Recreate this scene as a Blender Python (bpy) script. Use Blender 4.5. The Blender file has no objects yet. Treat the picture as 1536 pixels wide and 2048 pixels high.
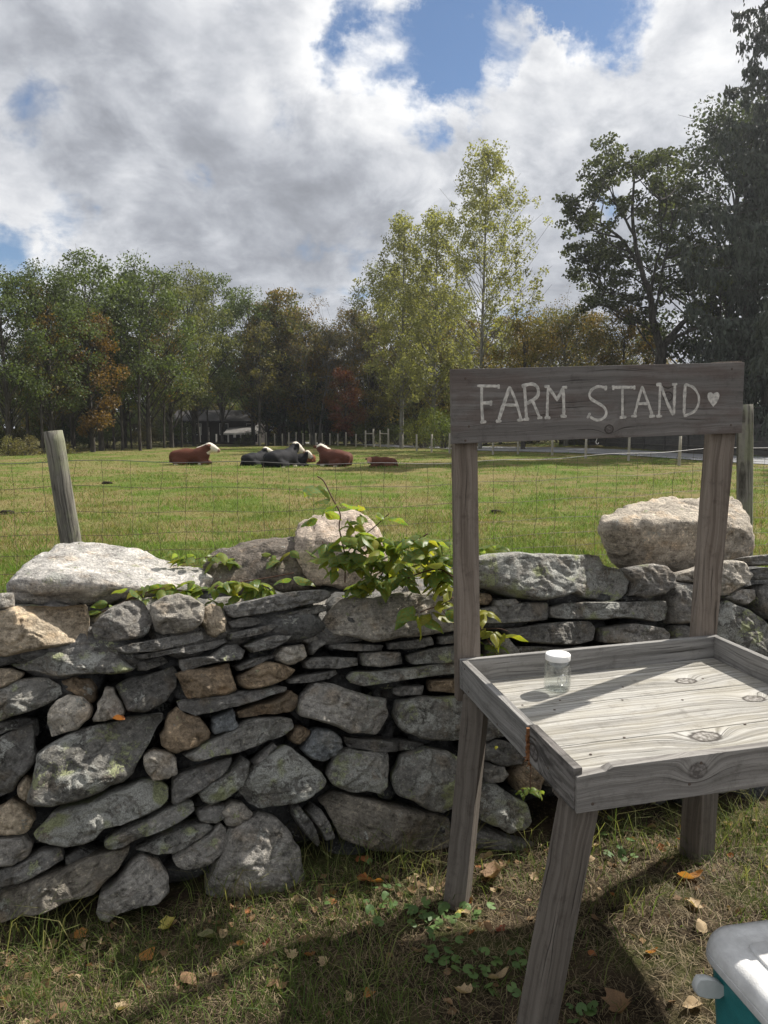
import bpy, bmesh, math, random
import numpy as np
from mathutils import Vector, Matrix, noise as mnoise

# ------------------------------------------------------------------ camera, sky, sun, exposure
scene = bpy.context.scene
COL = scene.collection
FPX = 1480.0
EYE = 1.6
PITCH = 0.1107
ROLL = 0.0
SUN_AZ = math.radians(56)      # from straight ahead, towards the right
SUN_EL = math.radians(48)
cam_data = bpy.data.cameras.new('camera')
cam = bpy.data.objects.new('camera', cam_data)
COL.objects.link(cam)
cam.location = (0, 0, EYE)
cam.rotation_euler = (math.pi / 2 - PITCH, 0, 0)
cam_data.sensor_fit = 'VERTICAL'
cam_data.sensor_height = 36.0
cam_data.lens = FPX / 2048 * 36.0
cam_data.clip_start = 0.05
cam_data.clip_end = 3000
scene.camera = cam

CF = np.array([0, math.cos(PITCH), -math.sin(PITCH)])
CU = np.array([0, math.sin(PITCH), math.cos(PITCH)])
CR = np.array([1.0, 0, 0])
CO = np.array([0, 0, EYE])


def ray(px, py):
    return CF + (px - 768) / FPX * CR - (py - 1024) / FPX * CU


def at_z(px, py, z=0.0):
    d = ray(px, py)
    return CO + d * ((z - EYE) / d[2])


def at_y(px, py, y):
    d = ray(px, py)
    return CO + d * (y / d[1])


def at_plane(px, py, o, n):
    d = ray(px, py)
    return CO + d * (np.dot(o - CO, n) / np.dot(d, n))


class G:
    """small helper for building node graphs"""
    def __init__(s, nt):
        s.nt = nt

    def node(s, t, **kw):
        n = s.nt.nodes.new(t)
        for k, v in kw.items():
            setattr(n, k, v)
        return n

    def put(s, sock, v):
        if isinstance(v, bpy.types.NodeSocket):
            s.nt.links.new(v, sock)
        elif v is not None:
            if hasattr(sock.default_value, '__len__') and not hasattr(v, '__len__'):
                v = (v,) * len(sock.default_value)
            if hasattr(v, '__len__') and len(v) == 3 and len(sock.default_value) == 4:
                v = (*v, 1)
            sock.default_value = v

    def m(s, op, a, b=None, c=None, clamp=False):
        n = s.node('ShaderNodeMath', operation=op, use_clamp=clamp)
        for i, v in enumerate((a, b, c)):
            if v is not None:
                s.put(n.inputs[i], v)
        return n.outputs[0]

    def v(s, op, a, b=None, scale=None):
        n = s.node('ShaderNodeVectorMath', operation=op)
        s.put(n.inputs[0], a)
        if b is not None:
            s.put(n.inputs[1], b)
        if scale is not None:
            s.put(n.inputs['Scale'], scale)
        return n.outputs['Value'] if op in ('DOT_PRODUCT', 'LENGTH', 'DISTANCE') else n.outputs[0]

    def noise(s, vec, scale, detail=4, rough=0.55, dist=0.0, col=False):
        n = s.node('ShaderNodeTexNoise')
        s.put(n.inputs['Vector'], vec)
        s.put(n.inputs['Scale'], scale)
        s.put(n.inputs['Detail'], detail)
        s.put(n.inputs['Roughness'], rough)
        s.put(n.inputs['Distortion'], dist)
        return n.outputs[1 if col else 0]

    def step(s, x, a, b, lo=0.0, hi=1.0):
        n = s.node('ShaderNodeMapRange', interpolation_type='SMOOTHSTEP')
        s.put(n.inputs[0], x)
        for i, q in enumerate((a, b, lo, hi)):
            s.put(n.inputs[1 + i], q)
        return n.outputs[0]

    def mix(s, f, a, b, op='MIX'):
        n = s.node('ShaderNodeMix', data_type='RGBA', blend_type=op)
        s.put(n.inputs[0], f)
        s.put(n.inputs[6], a)
        s.put(n.inputs[7], b)
        return n.outputs[2]

    def xyz(s, v):
        n = s.node('ShaderNodeSeparateXYZ')
        s.put(n.inputs[0], v)
        return n.outputs

    def comb(s, x, y, z):
        n = s.node('ShaderNodeCombineXYZ')
        for i, q in enumerate((x, y, z)):
            s.put(n.inputs[i], q)
        return n.outputs[0]

    def bump(s, h, strength, dist):
        n = s.node('ShaderNodeBump')
        s.put(n.inputs['Strength'], strength)
        s.put(n.inputs['Distance'], dist)
        s.put(n.inputs['Height'], h)
        return n.outputs[0]


def dirpx(px, py):
    d = ray(px, py)
    return d / np.linalg.norm(d)


def build_world():
    w = bpy.data.worlds.new('World')
    scene.world = w
    w.use_nodes = True
    nt = w.node_tree
    nt.nodes.clear()
    g = G(nt)
    out = g.node('ShaderNodeOutputWorld')
    sky = g.node('ShaderNodeTexSky', sky_type='NISHITA')
    sky.sun_disc = False
    sky.sun_elevation = SUN_EL
    sky.sun_rotation = SUN_AZ
    sky.air_density = 1.0
    sky.dust_density = 0.0
    sky.ozone_density = 4.0
    bg1 = g.node('ShaderNodeBackground')
    g.put(bg1.inputs['Color'], sky.outputs[0])
    g.put(bg1.inputs['Strength'], 0.068)
    tc = g.node('ShaderNodeTexCoord')
    d = g.v('NORMALIZE', tc.outputs['Generated'])
    X, Y, Z = g.xyz(d)
    den = g.m('ADD', g.m('MAXIMUM', Z, 0.0), 0.42)
    p = g.comb(g.m('DIVIDE', X, den), g.m('DIVIDE', Y, den), g.m('MULTIPLY', Z, 0.9))
    warp = g.v('SUBTRACT', g.noise(p, 1.6, 3, 0.5, col=True), (0.5, 0.5, 0.5))
    pw = g.v('ADD', p, g.v('SCALE', warp, scale=0.30))
    def dens_at(q, det):
        b_ = g.noise(q, 2.1, det, 0.54)
        f_ = g.noise(q, 6.5, det, 0.60)
        return g.m('ADD', g.m('MULTIPLY', b_, 0.66), g.m('MULTIPLY', f_, 0.34)), f_
    dens, fine = dens_at(pw, 9)
    sh = np.array([math.sin(SUN_AZ), math.cos(SUN_AZ), 0]) * 0.05
    dens2, _f = dens_at(g.v('ADD', pw, tuple(sh)), 6)
    dw = g.v('NORMALIZE', g.v('ADD', d, g.v('SCALE', g.v('SUBTRACT', g.noise(d, 7.0, 8, 0.66, col=True), (0.5, 0.5, 0.5)), scale=0.20)))

    def lobe(px, py, r, amp):
        c = dirpx(px, py)
        q = 1 - math.cos(r / FPX)
        return g.m('MULTIPLY', g.step(g.v('DOT_PRODUCT', dw, tuple(c)), 1 - q * 1.0, 1.0), amp)

    def lobes(ls):
        s = None
        for l in ls:
            o = lobe(*l)
            s = o if s is None else g.m('ADD', s, o)
        return s
    holes = lobes([(830, 110, 230, .40), (1080, 20, 240, .48), (720, 110, 130, .26), (900, 160, 150, .16), (960, 170, 110, .12), (95, 220, 110, .36), (60, 395, 130, .27),
                   (180, 420, 100, .24), (-10, 560, 130, .36), (350, 425, 70, .26), (1240, -60, 160, .2)])
    fills = lobes([(1010, 105, 110, .50), (880, 30, 130, .34), (740, 130, 80, .2), (1110, 100, 80, .26), (780, 60, 90, .16), (1330, 130, 230, .20), (620, 80, 200, .12), (840, 300, 190, .40), (1040, 290, 190, .40), (700, 300, 200, .2), (1000, 200, 120, .16)])
    cov = g.m('ADD', g.m('SUBTRACT', g.m('ADD', g.m('MULTIPLY', g.m('SUBTRACT', dens, 0.5), 2.9), 0.74), holes), fills)
    mask = g.step(cov, 0.30, 0.66)
    thick = g.step(cov, 0.55, 0.95)
    relief = g.m('MULTIPLY', g.m('SUBTRACT', dens, dens2), 2.3)
    darkl = lobes([(480, 450, 330, .44), (690, 400, 240, .36), (330, 200, 300, .26), (140, 100, 300, .28), (1150, 540, 330, .40), (1250, 300, 200, .14), (560, 330, 200, .16), (1000, 480, 200, .12), (300, 400, 160, .12)])
    brightl = lobes([(740, 190, 220, .26), (860, 290, 200, .16), (1300, 160, 260, .14), (270, 300, 140, .16), (40, 470, 180, .16), (1080, 420, 220, .14), (480, 90, 200, .14), (620, 250, 120, .14)])
    sunlobe = g.step(g.v('DOT_PRODUCT', d, (math.sin(SUN_AZ) * math.cos(SUN_EL), math.cos(SUN_AZ) * math.cos(SUN_EL), math.sin(SUN_EL))), 0.45, 1.0)
    val = g.m('ADD', 0.56, relief)
    val = g.m('SUBTRACT', val, g.m('MULTIPLY', thick, 0.10))
    val = g.m('SUBTRACT', val, g.m('MULTIPLY', darkl, 0.46))
    val = g.m('ADD', val, g.m('MULTIPLY', brightl, 0.60))
    val = g.m('ADD', val, g.m('MULTIPLY', sunlobe, 0.08))
    val = g.m('ADD', val, g.m('MULTIPLY', g.m('SUBTRACT', fine, 0.5), 0.30))
    val = g.m('SUBTRACT', val, g.step(Z, 0.30, 0.04, 0.0, 0.15))
    # soft limits
    val = g.step(val, -0.15, 1.10, 0.20, 0.76)
    tint = g.mix(g.step(val, 0.2, 0.75), (0.90, 0.95, 1.06), (1.0, 1.0, 1.0))
    bg2 = g.node('ShaderNodeBackground')
    g.put(bg2.inputs['Color'], tint)
    g.put(bg2.inputs['Strength'], val)
    mx = g.node('ShaderNodeMixShader')
    g.put(mx.inputs[0], mask)
    nt.links.new(bg1.outputs[0], mx.inputs[1])
    nt.links.new(bg2.outputs[0], mx.inputs[2])
    nt.links.new(mx.outputs[0], out.inputs[0])


build_world()
sun_data = bpy.data.lights.new('sun', 'SUN')
sun_data.energy = 5.0
sun_data.angle = math.radians(0.55)
sun_data.color = (1.0, 0.95, 0.87)
sun = bpy.data.objects.new('sun', sun_data)
COL.objects.link(sun)
SUN_DIR = Vector((math.sin(SUN_AZ) * math.cos(SUN_EL), math.cos(SUN_AZ) * math.cos(SUN_EL), math.sin(SUN_EL)))
sun.rotation_euler = SUN_DIR.to_track_quat('Z', 'Y').to_euler()
sun.location = SUN_DIR * 50
scene.view_settings.view_transform = 'Standard'
scene.view_settings.look = 'None'
scene.view_settings.exposure = 0.60
scene.view_settings.gamma = 1.0
scene.view_settings.use_curve_mapping = False
scene.cycles.max_bounces = 8
scene.cycles.transparent_max_bounces = 12
scene.cycles.use_denoising = True
try:
    scene.cycles.denoiser = 'OPENIMAGEDENOISE'
except Exception:
    pass

# ------------------------------------------------------------------ object helpers


def tag(o, label=None, cat=None, group=None, kind=None):
    for k, v in (('label', label), ('category', cat), ('group', group), ('kind', kind)):
        if v:
            o[k] = v
    return o


def mesh(name, verts, faces, mats=(), smooth=False):
    me = bpy.data.meshes.new(name)
    verts = np.asarray(verts, dtype=np.float32).reshape(-1, 3)
    if isinstance(faces, np.ndarray):
        nf, k = faces.shape
        me.vertices.add(len(verts))
        me.vertices.foreach_set('co', verts.ravel())
        me.loops.add(nf * k)
        me.loops.foreach_set('vertex_index', faces.astype(np.int32).ravel())
        me.polygons.add(nf)
        me.polygons.foreach_set('loop_start', np.arange(0, nf * k, k, dtype=np.int32))
        me.update(calc_edges=True)
        me.validate()
    else:
        me.from_pydata(verts.tolist(), [], [list(map(int, f)) for f in faces])
        me.update()
    for m in (mats if isinstance(mats, (list, tuple)) else (mats,)):
        me.materials.append(m)
    if smooth:
        me.polygons.foreach_set('use_smooth', np.ones(len(me.polygons), dtype=bool))
    return me


def link(name, me, parent=None, loc=(0, 0, 0), mat=None, color=None):
    o = bpy.data.objects.new(name, me)
    COL.objects.link(o)
    o.location = loc
    if mat is not None:
        o.matrix_basis = mat
    if parent is not None:
        attach(o, parent)
    if color is not None:
        o.color = color if len(color) == 4 else (*color, 1)
    return o


def attach(o, parent):
    o.parent = parent
    m = Matrix.Identity(4)
    q = parent
    chain = []
    while q is not None:
        chain.append(q)
        q = q.parent
    for q in reversed(chain):
        if q.parent is not None:
            m = m @ q.matrix_parent_inverse
        m = m @ q.matrix_basis
    o.matrix_parent_inverse = m.inverted()


def empty(name, loc, label, cat, group=None):
    o = bpy.data.objects.new(name, None)
    COL.objects.link(o)
    o.location = loc
    o.empty_display_size = 0.1
    return tag(o, label, cat, group)


def material(name):
    m = bpy.data.materials.new(name)
    m.use_nodes = True
    nt = m.node_tree
    nt.nodes.clear()
    g = G(nt)
    out = g.node('ShaderNodeOutputMaterial')
    return m, g, out


def principled(g, out, color, rough=0.8, normal=None, spec=0.3, **kw):
    b = g.node('ShaderNodeBsdfPrincipled')
    g.put(b.inputs['Base Color'], color)
    g.put(b.inputs['Roughness'], rough)
    g.put(b.inputs['Specular IOR Level'], spec)
    if normal is not None:
        g.put(b.inputs['Normal'], normal)
    for k, v in kw.items():
        g.put(b.inputs[k.replace('_', ' ')], v)
    if out is not None:
        g.nt.links.new(b.outputs[0], out.inputs[0])
    return b


def frame(o, x, y, z):
    m = Matrix.Identity(4)
    for i in range(3):
        m[i][0], m[i][1], m[i][2], m[i][3] = x[i], y[i], z[i], o[i]
    return m


def unit(v):
    v = np.asarray(v, float)
    return v / np.linalg.norm(v)


class MB:
    """collects polygons"""
    def __init__(s):
        s.v = []
        s.f = []

    def add(s, verts, faces):
        b = len(s.v)
        s.v += [tuple(map(float, q)) for q in verts]
        s.f += [tuple(b + i for i in f) for f in faces]

    def tube(s, pts, rad, n=6, cap=True):
        pts = [np.asarray(p, float) for p in pts]
        rad = [rad] * len(pts) if not hasattr(rad, '__len__') else rad
        rings = []
        for i, p in enumerate(pts):
            t = unit(pts[min(i + 1, len(pts) - 1)] - pts[max(i - 1, 0)] + 1e-9)
            a = np.array([0, 0, 1.0]) if abs(t[2]) < 0.9 else np.array([1.0, 0, 0])
            u = unit(np.cross(t, a))
            w = np.cross(t, u)
            rings += [p + rad[i] * (math.cos(k * 2 * math.pi / n) * u + math.sin(k * 2 * math.pi / n) * w) for k in range(n)]
        fs = []
        for i in range(len(pts) - 1):
            for k in range(n):
                a, b = i * n + k, i * n + (k + 1) % n
                fs.append((a, b, b + n, a + n))
        if cap:
            fs.append(tuple(range(n))[::-1])
            fs.append(tuple(range((len(pts) - 1) * n, len(pts) * n)))
        s.add(rings, fs)

    def box(s, c, h, rot=None):
        c = np.asarray(c, float)
        vs = []
        for sx in (-1, 1):
            for sy in (-1, 1):
                for sz in (-1, 1):
                    q = np.array([sx * h[0], sy * h[1], sz * h[2]])
                    if rot is not None:
                        q = rot @ q
                    vs.append(c + q)
        s.add(vs, [(0, 1, 3, 2), (4, 6, 7, 5), (0, 4, 5, 1), (2, 3, 7, 6), (0, 2, 6, 4), (1, 5, 7, 3)])

    def me(s, name, mats=(), smooth=False):
        return mesh(name, s.v, s.f, mats, smooth)


def bevel(me, width, seg=2):
    bm = bmesh.new()
    bm.from_mesh(me)
    bmesh.ops.recalc_face_normals(bm, faces=bm.faces)
    bmesh.ops.bevel(bm, geom=list(bm.edges), offset=width, segments=seg, affect='EDGES', profile=0.6)
    bm.to_mesh(me)
    bm.free()
    return me


def hexa(name, front, back, mat, parent=None, bev=0.002, color=None):
    """a board from its front quad and back quad (TL, TR, BR, BL each); local X runs along the longest edge"""
    P = np.array(list(front) + list(back), float)
    ed = sorted([P[1] - P[0], P[0] - P[3], P[0] - P[4]], key=lambda q: -np.linalg.norm(q))
    x = unit(ed[0])
    z = unit(ed[2] - x * np.dot(ed[2], x))
    y = np.cross(z, x)
    c = P.mean(0)
    L = np.stack([(P - c) @ x, (P - c) @ y, (P - c) @ z], 1)
    me = mesh(name, L, [(0, 1, 2, 3), (7, 6, 5, 4), (0, 4, 5, 1), (1, 5, 6, 2), (2, 6, 7, 3), (3, 7, 4, 0)], mat)
    if bev:
        bevel(me, bev)
    return link(name, me, parent, mat=frame(c, x, y, z), color=color)


def surface_nets(f, lo, hi, h):
    """polygonise the zero set of f(points) on a regular grid"""
    lo = np.asarray(lo, float)
    n = np.ceil((np.asarray(hi) - lo) / h).astype(int) + 1
    ax = [lo[i] + h * np.arange(n[i]) for i in range(3)]
    Pg = np.stack(np.meshgrid(*ax, indexing='ij'), -1)
    V = f(Pg.reshape(-1, 3)).reshape(n)
    S = V < 0
    c = [(i, j, k) for i in (0, 1) for j in (0, 1) for k in (0, 1)]
    sl = lambda o: tuple(slice(o[a], n[a] - 1 + o[a]) for a in range(3))
    cnt = sum(S[sl(o)].astype(int) for o in c)
    act = (cnt > 0) & (cnt < 8)
    acc = np.zeros(tuple(n - 1) + (3,))
    num = np.zeros(tuple(n - 1))
    for a in range(3):
        for o in c:
            if o[a]:
                continue
            o2 = list(o)
            o2[a] = 1
            v0, v1 = V[sl(o)], V[sl(tuple(o2))]
            cr = (v0 < 0) != (v1 < 0)
            t = np.where(cr, v0 / np.where(cr, v0 - v1, 1), 0)
            q = np.array(o, float)[None, None, None, :] + np.zeros(tuple(n - 1) + (3,))
            q[..., a] += t
            acc += np.where(cr[..., None], q, 0)
            num += cr
    idx = -np.ones(tuple(n - 1), int)
    ids = np.argwhere(act)
    idx[act] = np.arange(len(ids))
    verts = lo + h * (ids + acc[act] / np.maximum(num[act], 1)[:, None])
    faces = []
    for a in range(3):
        b, d = (a + 1) % 3, (a + 2) % 3
        s0 = [slice(1, n[q] - 1) for q in range(3)]
        s1 = list(s0)
        s0[a] = slice(0, n[a] - 1)
        s1[a] = slice(1, n[a])
        A, B = S[tuple(s0)], S[tuple(s1)]
        e = np.argwhere(A != B)
        if not len(e):
            continue
        flip = A[tuple(e.T)]
        e = e + np.array([0 if q == a else 1 for q in range(3)])
        db, dd = np.eye(3, dtype=int)[b], np.eye(3, dtype=int)[d]
        g4 = [e - db - dd, e - dd, e, e - db]
        quad = np.stack([idx[tuple(q.T)] for q in g4], 1)
        quad[~flip] = quad[~flip][:, ::-1]
        faces.append(quad)
    return verts, np.concatenate(faces)


def fbm(p, octv=4, H=0.9):
    return mnoise.fractal(Vector(p), H, 2.1, octv)

# ------------------------------------------------------------------ materials


def stone_material():
    m, g, out = material('stone')
    tc = g.node('ShaderNodeTexCoord')
    oi = g.node('ShaderNodeObjectInfo')
    off = g.comb(g.m('MULTIPLY', oi.outputs['Random'], 37.0), g.m('MULTIPLY', oi.outputs['Random'], 71.0), g.m('MULTIPLY', oi.outputs['Random'], 53.0))
    p = g.v('ADD', tc.outputs['Object'], off)
    big = g.noise(p, 7.0, 4, 0.6)
    mid = g.noise(p, 30.0, 6, 0.70)
    spk = g.noise(p, 85.0, 4, 0.75)
    fine = g.noise(p, 210.0, 3, 0.7)
    sp = g.v('MULTIPLY', p, (6.0, 6.0, 60.0))
    band = g.noise(sp, 1.0, 5, 0.65, 0.8)
    k = g.m('ADD', g.m('MULTIPLY', g.m('SUBTRACT', big, 0.5), 1.3), 1.0)
    k = g.m('ADD', k, g.m('MULTIPLY', g.m('SUBTRACT', mid, 0.5), 2.4))
    k = g.m('ADD', k, g.m('MULTIPLY', g.m('SUBTRACT', spk, 0.5), 2.0))
    k = g.m('ADD', k, g.m('MULTIPLY', g.m('SUBTRACT', band, 0.5), 1.3))
    k = g.m('ADD', k, g.m('MULTIPLY', g.m('SUBTRACT', fine, 0.5), 0.9))
    k = g.m('MAXIMUM', k, 0.22)
    base = g.v('SCALE', oi.outputs['Color'], scale=k)
    # mineral warmth
    warm = g.mix(g.step(g.noise(p, 11.0, 3, 0.5), 0.52, 0.72, 0, 0.5), base, g.mix(1.0, base, (1.18, 0.98, 0.76), 'MULTIPLY'))
    # dark weathering film
    film = g.step(g.noise(p, 15.0, 6, 0.68), 0.50, 0.62)
    warm = g.mix(g.m('MULTIPLY', film, 0.34), warm, (0.050, 0.049, 0.045))
    fl2 = g.step(g.noise(p, 48.0, 5, 0.72), 0.56, 0.64)
    warm = g.mix(g.m('MULTIPLY', fl2, 0.45), warm, g.mix(1.0, warm, (2.3, 2.25, 2.1), 'MULTIPLY'))
    # lichen rosettes, amount from the object's alpha
    thr = g.m('SUBTRACT', 0.640, g.m('MULTIPLY', oi.outputs['Alpha'], 0.205))
    ln = g.m('ADD', g.m('MULTIPLY', g.noise(p, 13.0, 2, 0.5), 0.55), g.m('MULTIPLY', g.noise(p, 75.0, 4, 0.7), 0.45))
    lm = g.step(ln, thr, g.m('ADD', thr, 0.045))
    lcol = g.mix(g.step(g.noise(p, 9.0, 2, 0.5), 0.50, 0.60), (0.54, 0.54, 0.49), (0.45, 0.48, 0.26))
    lcol = g.mix(g.step(fine, 0.35, 0.65), g.mix(1.0, lcol, (0.55, 0.55, 0.55), 'MULTIPLY'), lcol)
    col = g.mix(g.m('MULTIPLY', lm, 0.85), warm, lcol)
    h = g.m('ADD', g.m('MULTIPLY', mid, 1.2), g.m('MULTIPLY', spk, 0.6))
    h = g.m('ADD', h, g.m('MULTIPLY', fine, 0.25))
    h = g.m('ADD', h, g.m('MULTIPLY', band, 0.5))
    h = g.m('ADD', h, g.m('MULTIPLY', lm, 0.18))
    principled(g, out, col, 0.82, g.bump(h, 1.0, 0.020), 0.25)
    return m


def leaf_material(name, trans=0.45, noise_scale=0.6, spread=0.35, rough=0.55, hue_col=None, hue_amt=0.0):
    """foliage whose colour comes from the object's own colour, varied leaf by leaf"""
    m, g, out = material(name)
    oi = g.node('ShaderNodeObjectInfo')
    geo = g.node('ShaderNodeNewGeometry')
    rnd = geo.outputs['Random Per Island']
    tc = g.node('ShaderNodeTexCoord')
    n = g.noise(tc.outputs['Object'], noise_scale, 2, 0.5)
    k = g.m('ADD', g.m('MULTIPLY', rnd, spread * 2), 1 - spread)
    k = g.m('MULTIPLY', k, g.m('ADD', 0.55, g.m('MULTIPLY', n, 0.9)))
    col = g.v('SCALE', oi.outputs['Color'], scale=g.m('MULTIPLY', k, 1.2))
    if hue_col is not None:
        sel = g.step(g.m('ADD', g.m('MULTIPLY', g.noise(tc.outputs['Object'], noise_scale * 0.8, 2, 0.5), 1.0), g.m('MULTIPLY', rnd, 0.35)), 0.62, 0.85, 0, hue_amt)
        col = g.mix(sel, col, hue_col)
    b = principled(g, None, col, rough, None, 0.25)
    t = g.node('ShaderNodeBsdfTranslucent')
    g.put(t.inputs[0], g.mix(1.0, col, (1.5, 1.5, 0.75), 'MULTIPLY'))
    mx = g.node('ShaderNodeMixShader')
    g.put(mx.inputs[0], trans)
    g.nt.links.new(b.outputs[0], mx.inputs[1])
    g.nt.links.new(t.outputs[0], mx.inputs[2])
    g.nt.links.new(mx.outputs[0], out.inputs[0])
    return m


def bark_material(name, a, b, scale=6.0):
    m, g, out = material(name)
    tc = g.node('ShaderNodeTexCoord')
    p = g.v('MULTIPLY', tc.outputs['Object'], (scale, scale, scale * 0.25))
    n = g.noise(p, 1.0, 5, 0.65)
    principled(g, out, g.mix(g.step(n, 0.35, 0.65), a, b), 0.9, g.bump(n, 0.8, 0.05), 0.1)
    return m


def wood_material(name, light, dark, knots=(), seed=0.0, fx=1.6, fy=70.0, contrast=1.0, stain=None, rough=0.85, ring=0.8):
    """weathered board: local X is the grain, knots are (x, y, rx, ry) in metres"""
    m, g, out = material(name)
    tc = g.node('ShaderNodeTexCoord')
    oi = g.node('ShaderNodeObjectInfo')
    P = tc.outputs['Object']
    x, y, z = g.xyz(P)
    off = g.m('ADD', g.m('MULTIPLY', oi.outputs['Random'], 19.0), seed)
    wob = g.m('MULTIPLY', g.m('SUBTRACT', g.noise(g.comb(g.m('MULTIPLY', x, 3.0), g.m('MULTIPLY', y, 6.0), off), 1.0, 3, 0.5), 0.5), 0.05)
    yy = g.m('ADD', g.m('ADD', y, wob), g.m('MULTIPLY', z, 0.8))
    kmask = None
    kring = None
    for (kx, ky, rx, ry) in knots:
        dx = g.m('DIVIDE', g.m('SUBTRACT', x, kx), rx)
        dy = g.m('DIVIDE', g.m('SUBTRACT', y, ky), ry)
        r2 = g.m('ADD', g.m('MULTIPLY', dx, dx), g.m('MULTIPLY', dy, dy))
        r = g.m('ADD', g.m('SQRT', r2), g.m('MULTIPLY', g.m('SUBTRACT', g.noise(P, 45.0, 3, 0.6), 0.5), 0.55))
        e = g.m('POWER', 2.718, g.m('MULTIPLY', r2, -0.30))
        yy = g.m('ADD', yy, g.m('MULTIPLY', e, ry * 1.9))
        km = g.step(r, 1.0, 0.85)
        kr = g.m('MULTIPLY', g.step(r, 0.72, 0.90), g.step(r, 1.16, 0.96))
        kmask = km if kmask is None else g.m('MAXIMUM', kmask, km)
        kring = kr if kring is None else g.m('MAXIMUM', kring, kr)
    gp = g.comb(g.m('ADD', g.m('MULTIPLY', x, fx), off), g.m('MULTIPLY', yy, fy), g.m('MULTIPLY', off, 0.37))
    grain = g.noise(gp, 1.0, 4, 0.62)
    gp2 = g.comb(g.m('ADD', g.m('MULTIPLY', x, fx * 5), off), g.m('MULTIPLY', yy, fy * 5), off)
    fib = g.noise(gp2, 1.0, 3, 0.6)
    blot = g.noise(g.comb(g.m('MULTIPLY', x, 5.0), g.m('MULTIPLY', y, 14.0), off), 1.0, 5, 0.6)
    k = g.m('ADD', g.m('MULTIPLY', g.step(grain, 0.32, 0.68), 0.55), g.m('MULTIPLY', fib, 0.30))
    k = g.m('ADD', k, g.m('MULTIPLY', blot, 0.35))
    k = g.m('ADD', g.m('MULTIPLY', g.m('SUBTRACT', k, 0.6), contrast), 0.55, clamp=True)
    col = g.mix(k, dark, light)
    if stain is not None:
        scol, lo, hi, amt = stain
        col = g.mix(g.step(g.m('ADD', blot, g.m('MULTIPLY', fib, 0.15)), lo, hi, 0, amt), col, scol)
    grime = g.noise(P, 22.0, 6, 0.72)
    col = g.mix(g.step(grime, 0.50, 0.75, 0, 0.55), col, g.mix(1.0, col, (0.42, 0.40, 0.38), 'MULTIPLY'))
    spk = g.noise(P, 260.0, 3, 0.7)
    col = g.mix(g.step(spk, 0.58, 0.72, 0, 0.5), col, g.mix(1.0, col, (0.45, 0.43, 0.41), 'MULTIPLY'))
    # hairline checks along the grain
    chk = g.noise(g.comb(g.m('ADD', g.m('MULTIPLY', x, 2.2), off), g.m('MULTIPLY', yy, 150.0), 3.7), 1.0, 2, 0.5)
    crack = g.step(chk, 0.66, 0.73)
    col = g.mix(g.m('MULTIPLY', crack, 0.6), col, (0.02, 0.018, 0.016))
    if kmask is not None:
        kc = g.mix(g.step(g.noise(P, 90.0, 3, 0.6), 0.35, 0.7), g.mix(1.0, dark, (0.8, 0.78, 0.78), 'MULTIPLY'), g.mix(1.0, light, (0.78, 0.76, 0.76), 'MULTIPLY'))
        col = g.mix(kmask, col, kc)
        col = g.mix(g.m('MULTIPLY', kring, ring), col, (0.035, 0.028, 0.024))
    h = g.m('SUBTRACT', g.m('ADD', g.m('MULTIPLY', grain, 0.8), g.m('MULTIPLY', fib, 0.5)), g.m('MULTIPLY', crack, 0.8))
    principled(g, out, col, rough, g.bump(h, 0.9, 0.005), 0.15)
    return m


def plain(name, col, rough=0.6, spec=0.4, nscale=0, namt=0.0, bscale=0, **kw):
    m, g, out = material(name)
    c = col
    nrm = None
    tc = g.node('ShaderNodeTexCoord')
    if nscale:
        n = g.noise(tc.outputs['Object'], nscale, 5, 0.65)
        c = g.mix(g.step(n, 0.3, 0.7), g.mix(1.0, (*col, 1), (1 - namt,) * 3, 'MULTIPLY'), col)
    if bscale:
        nrm = g.bump(g.noise(tc.outputs['Object'], bscale, 3, 0.6), 0.3, 0.004)
    principled(g, out, c, rough, nrm, spec, **kw)
    return m


def pasture_color(g, P):
    n1 = g.noise(P, 0.22, 4, 0.6)
    n2 = g.noise(P, 0.8, 5, 0.68)
    n3 = g.noise(P, 5.0, 3, 0.6)
    green = g.mix(n2, (0.075, 0.120, 0.020), (0.145, 0.180, 0.040))
    dry = g.mix(n3, (0.165, 0.140, 0.055), (0.245, 0.20, 0.095))
    return g.mix(g.step(g.m('ADD', g.m('MULTIPLY', n1, 0.5), g.m('MULTIPLY', n2, 0.5)), 0.43, 0.57), green, dry)


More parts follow.
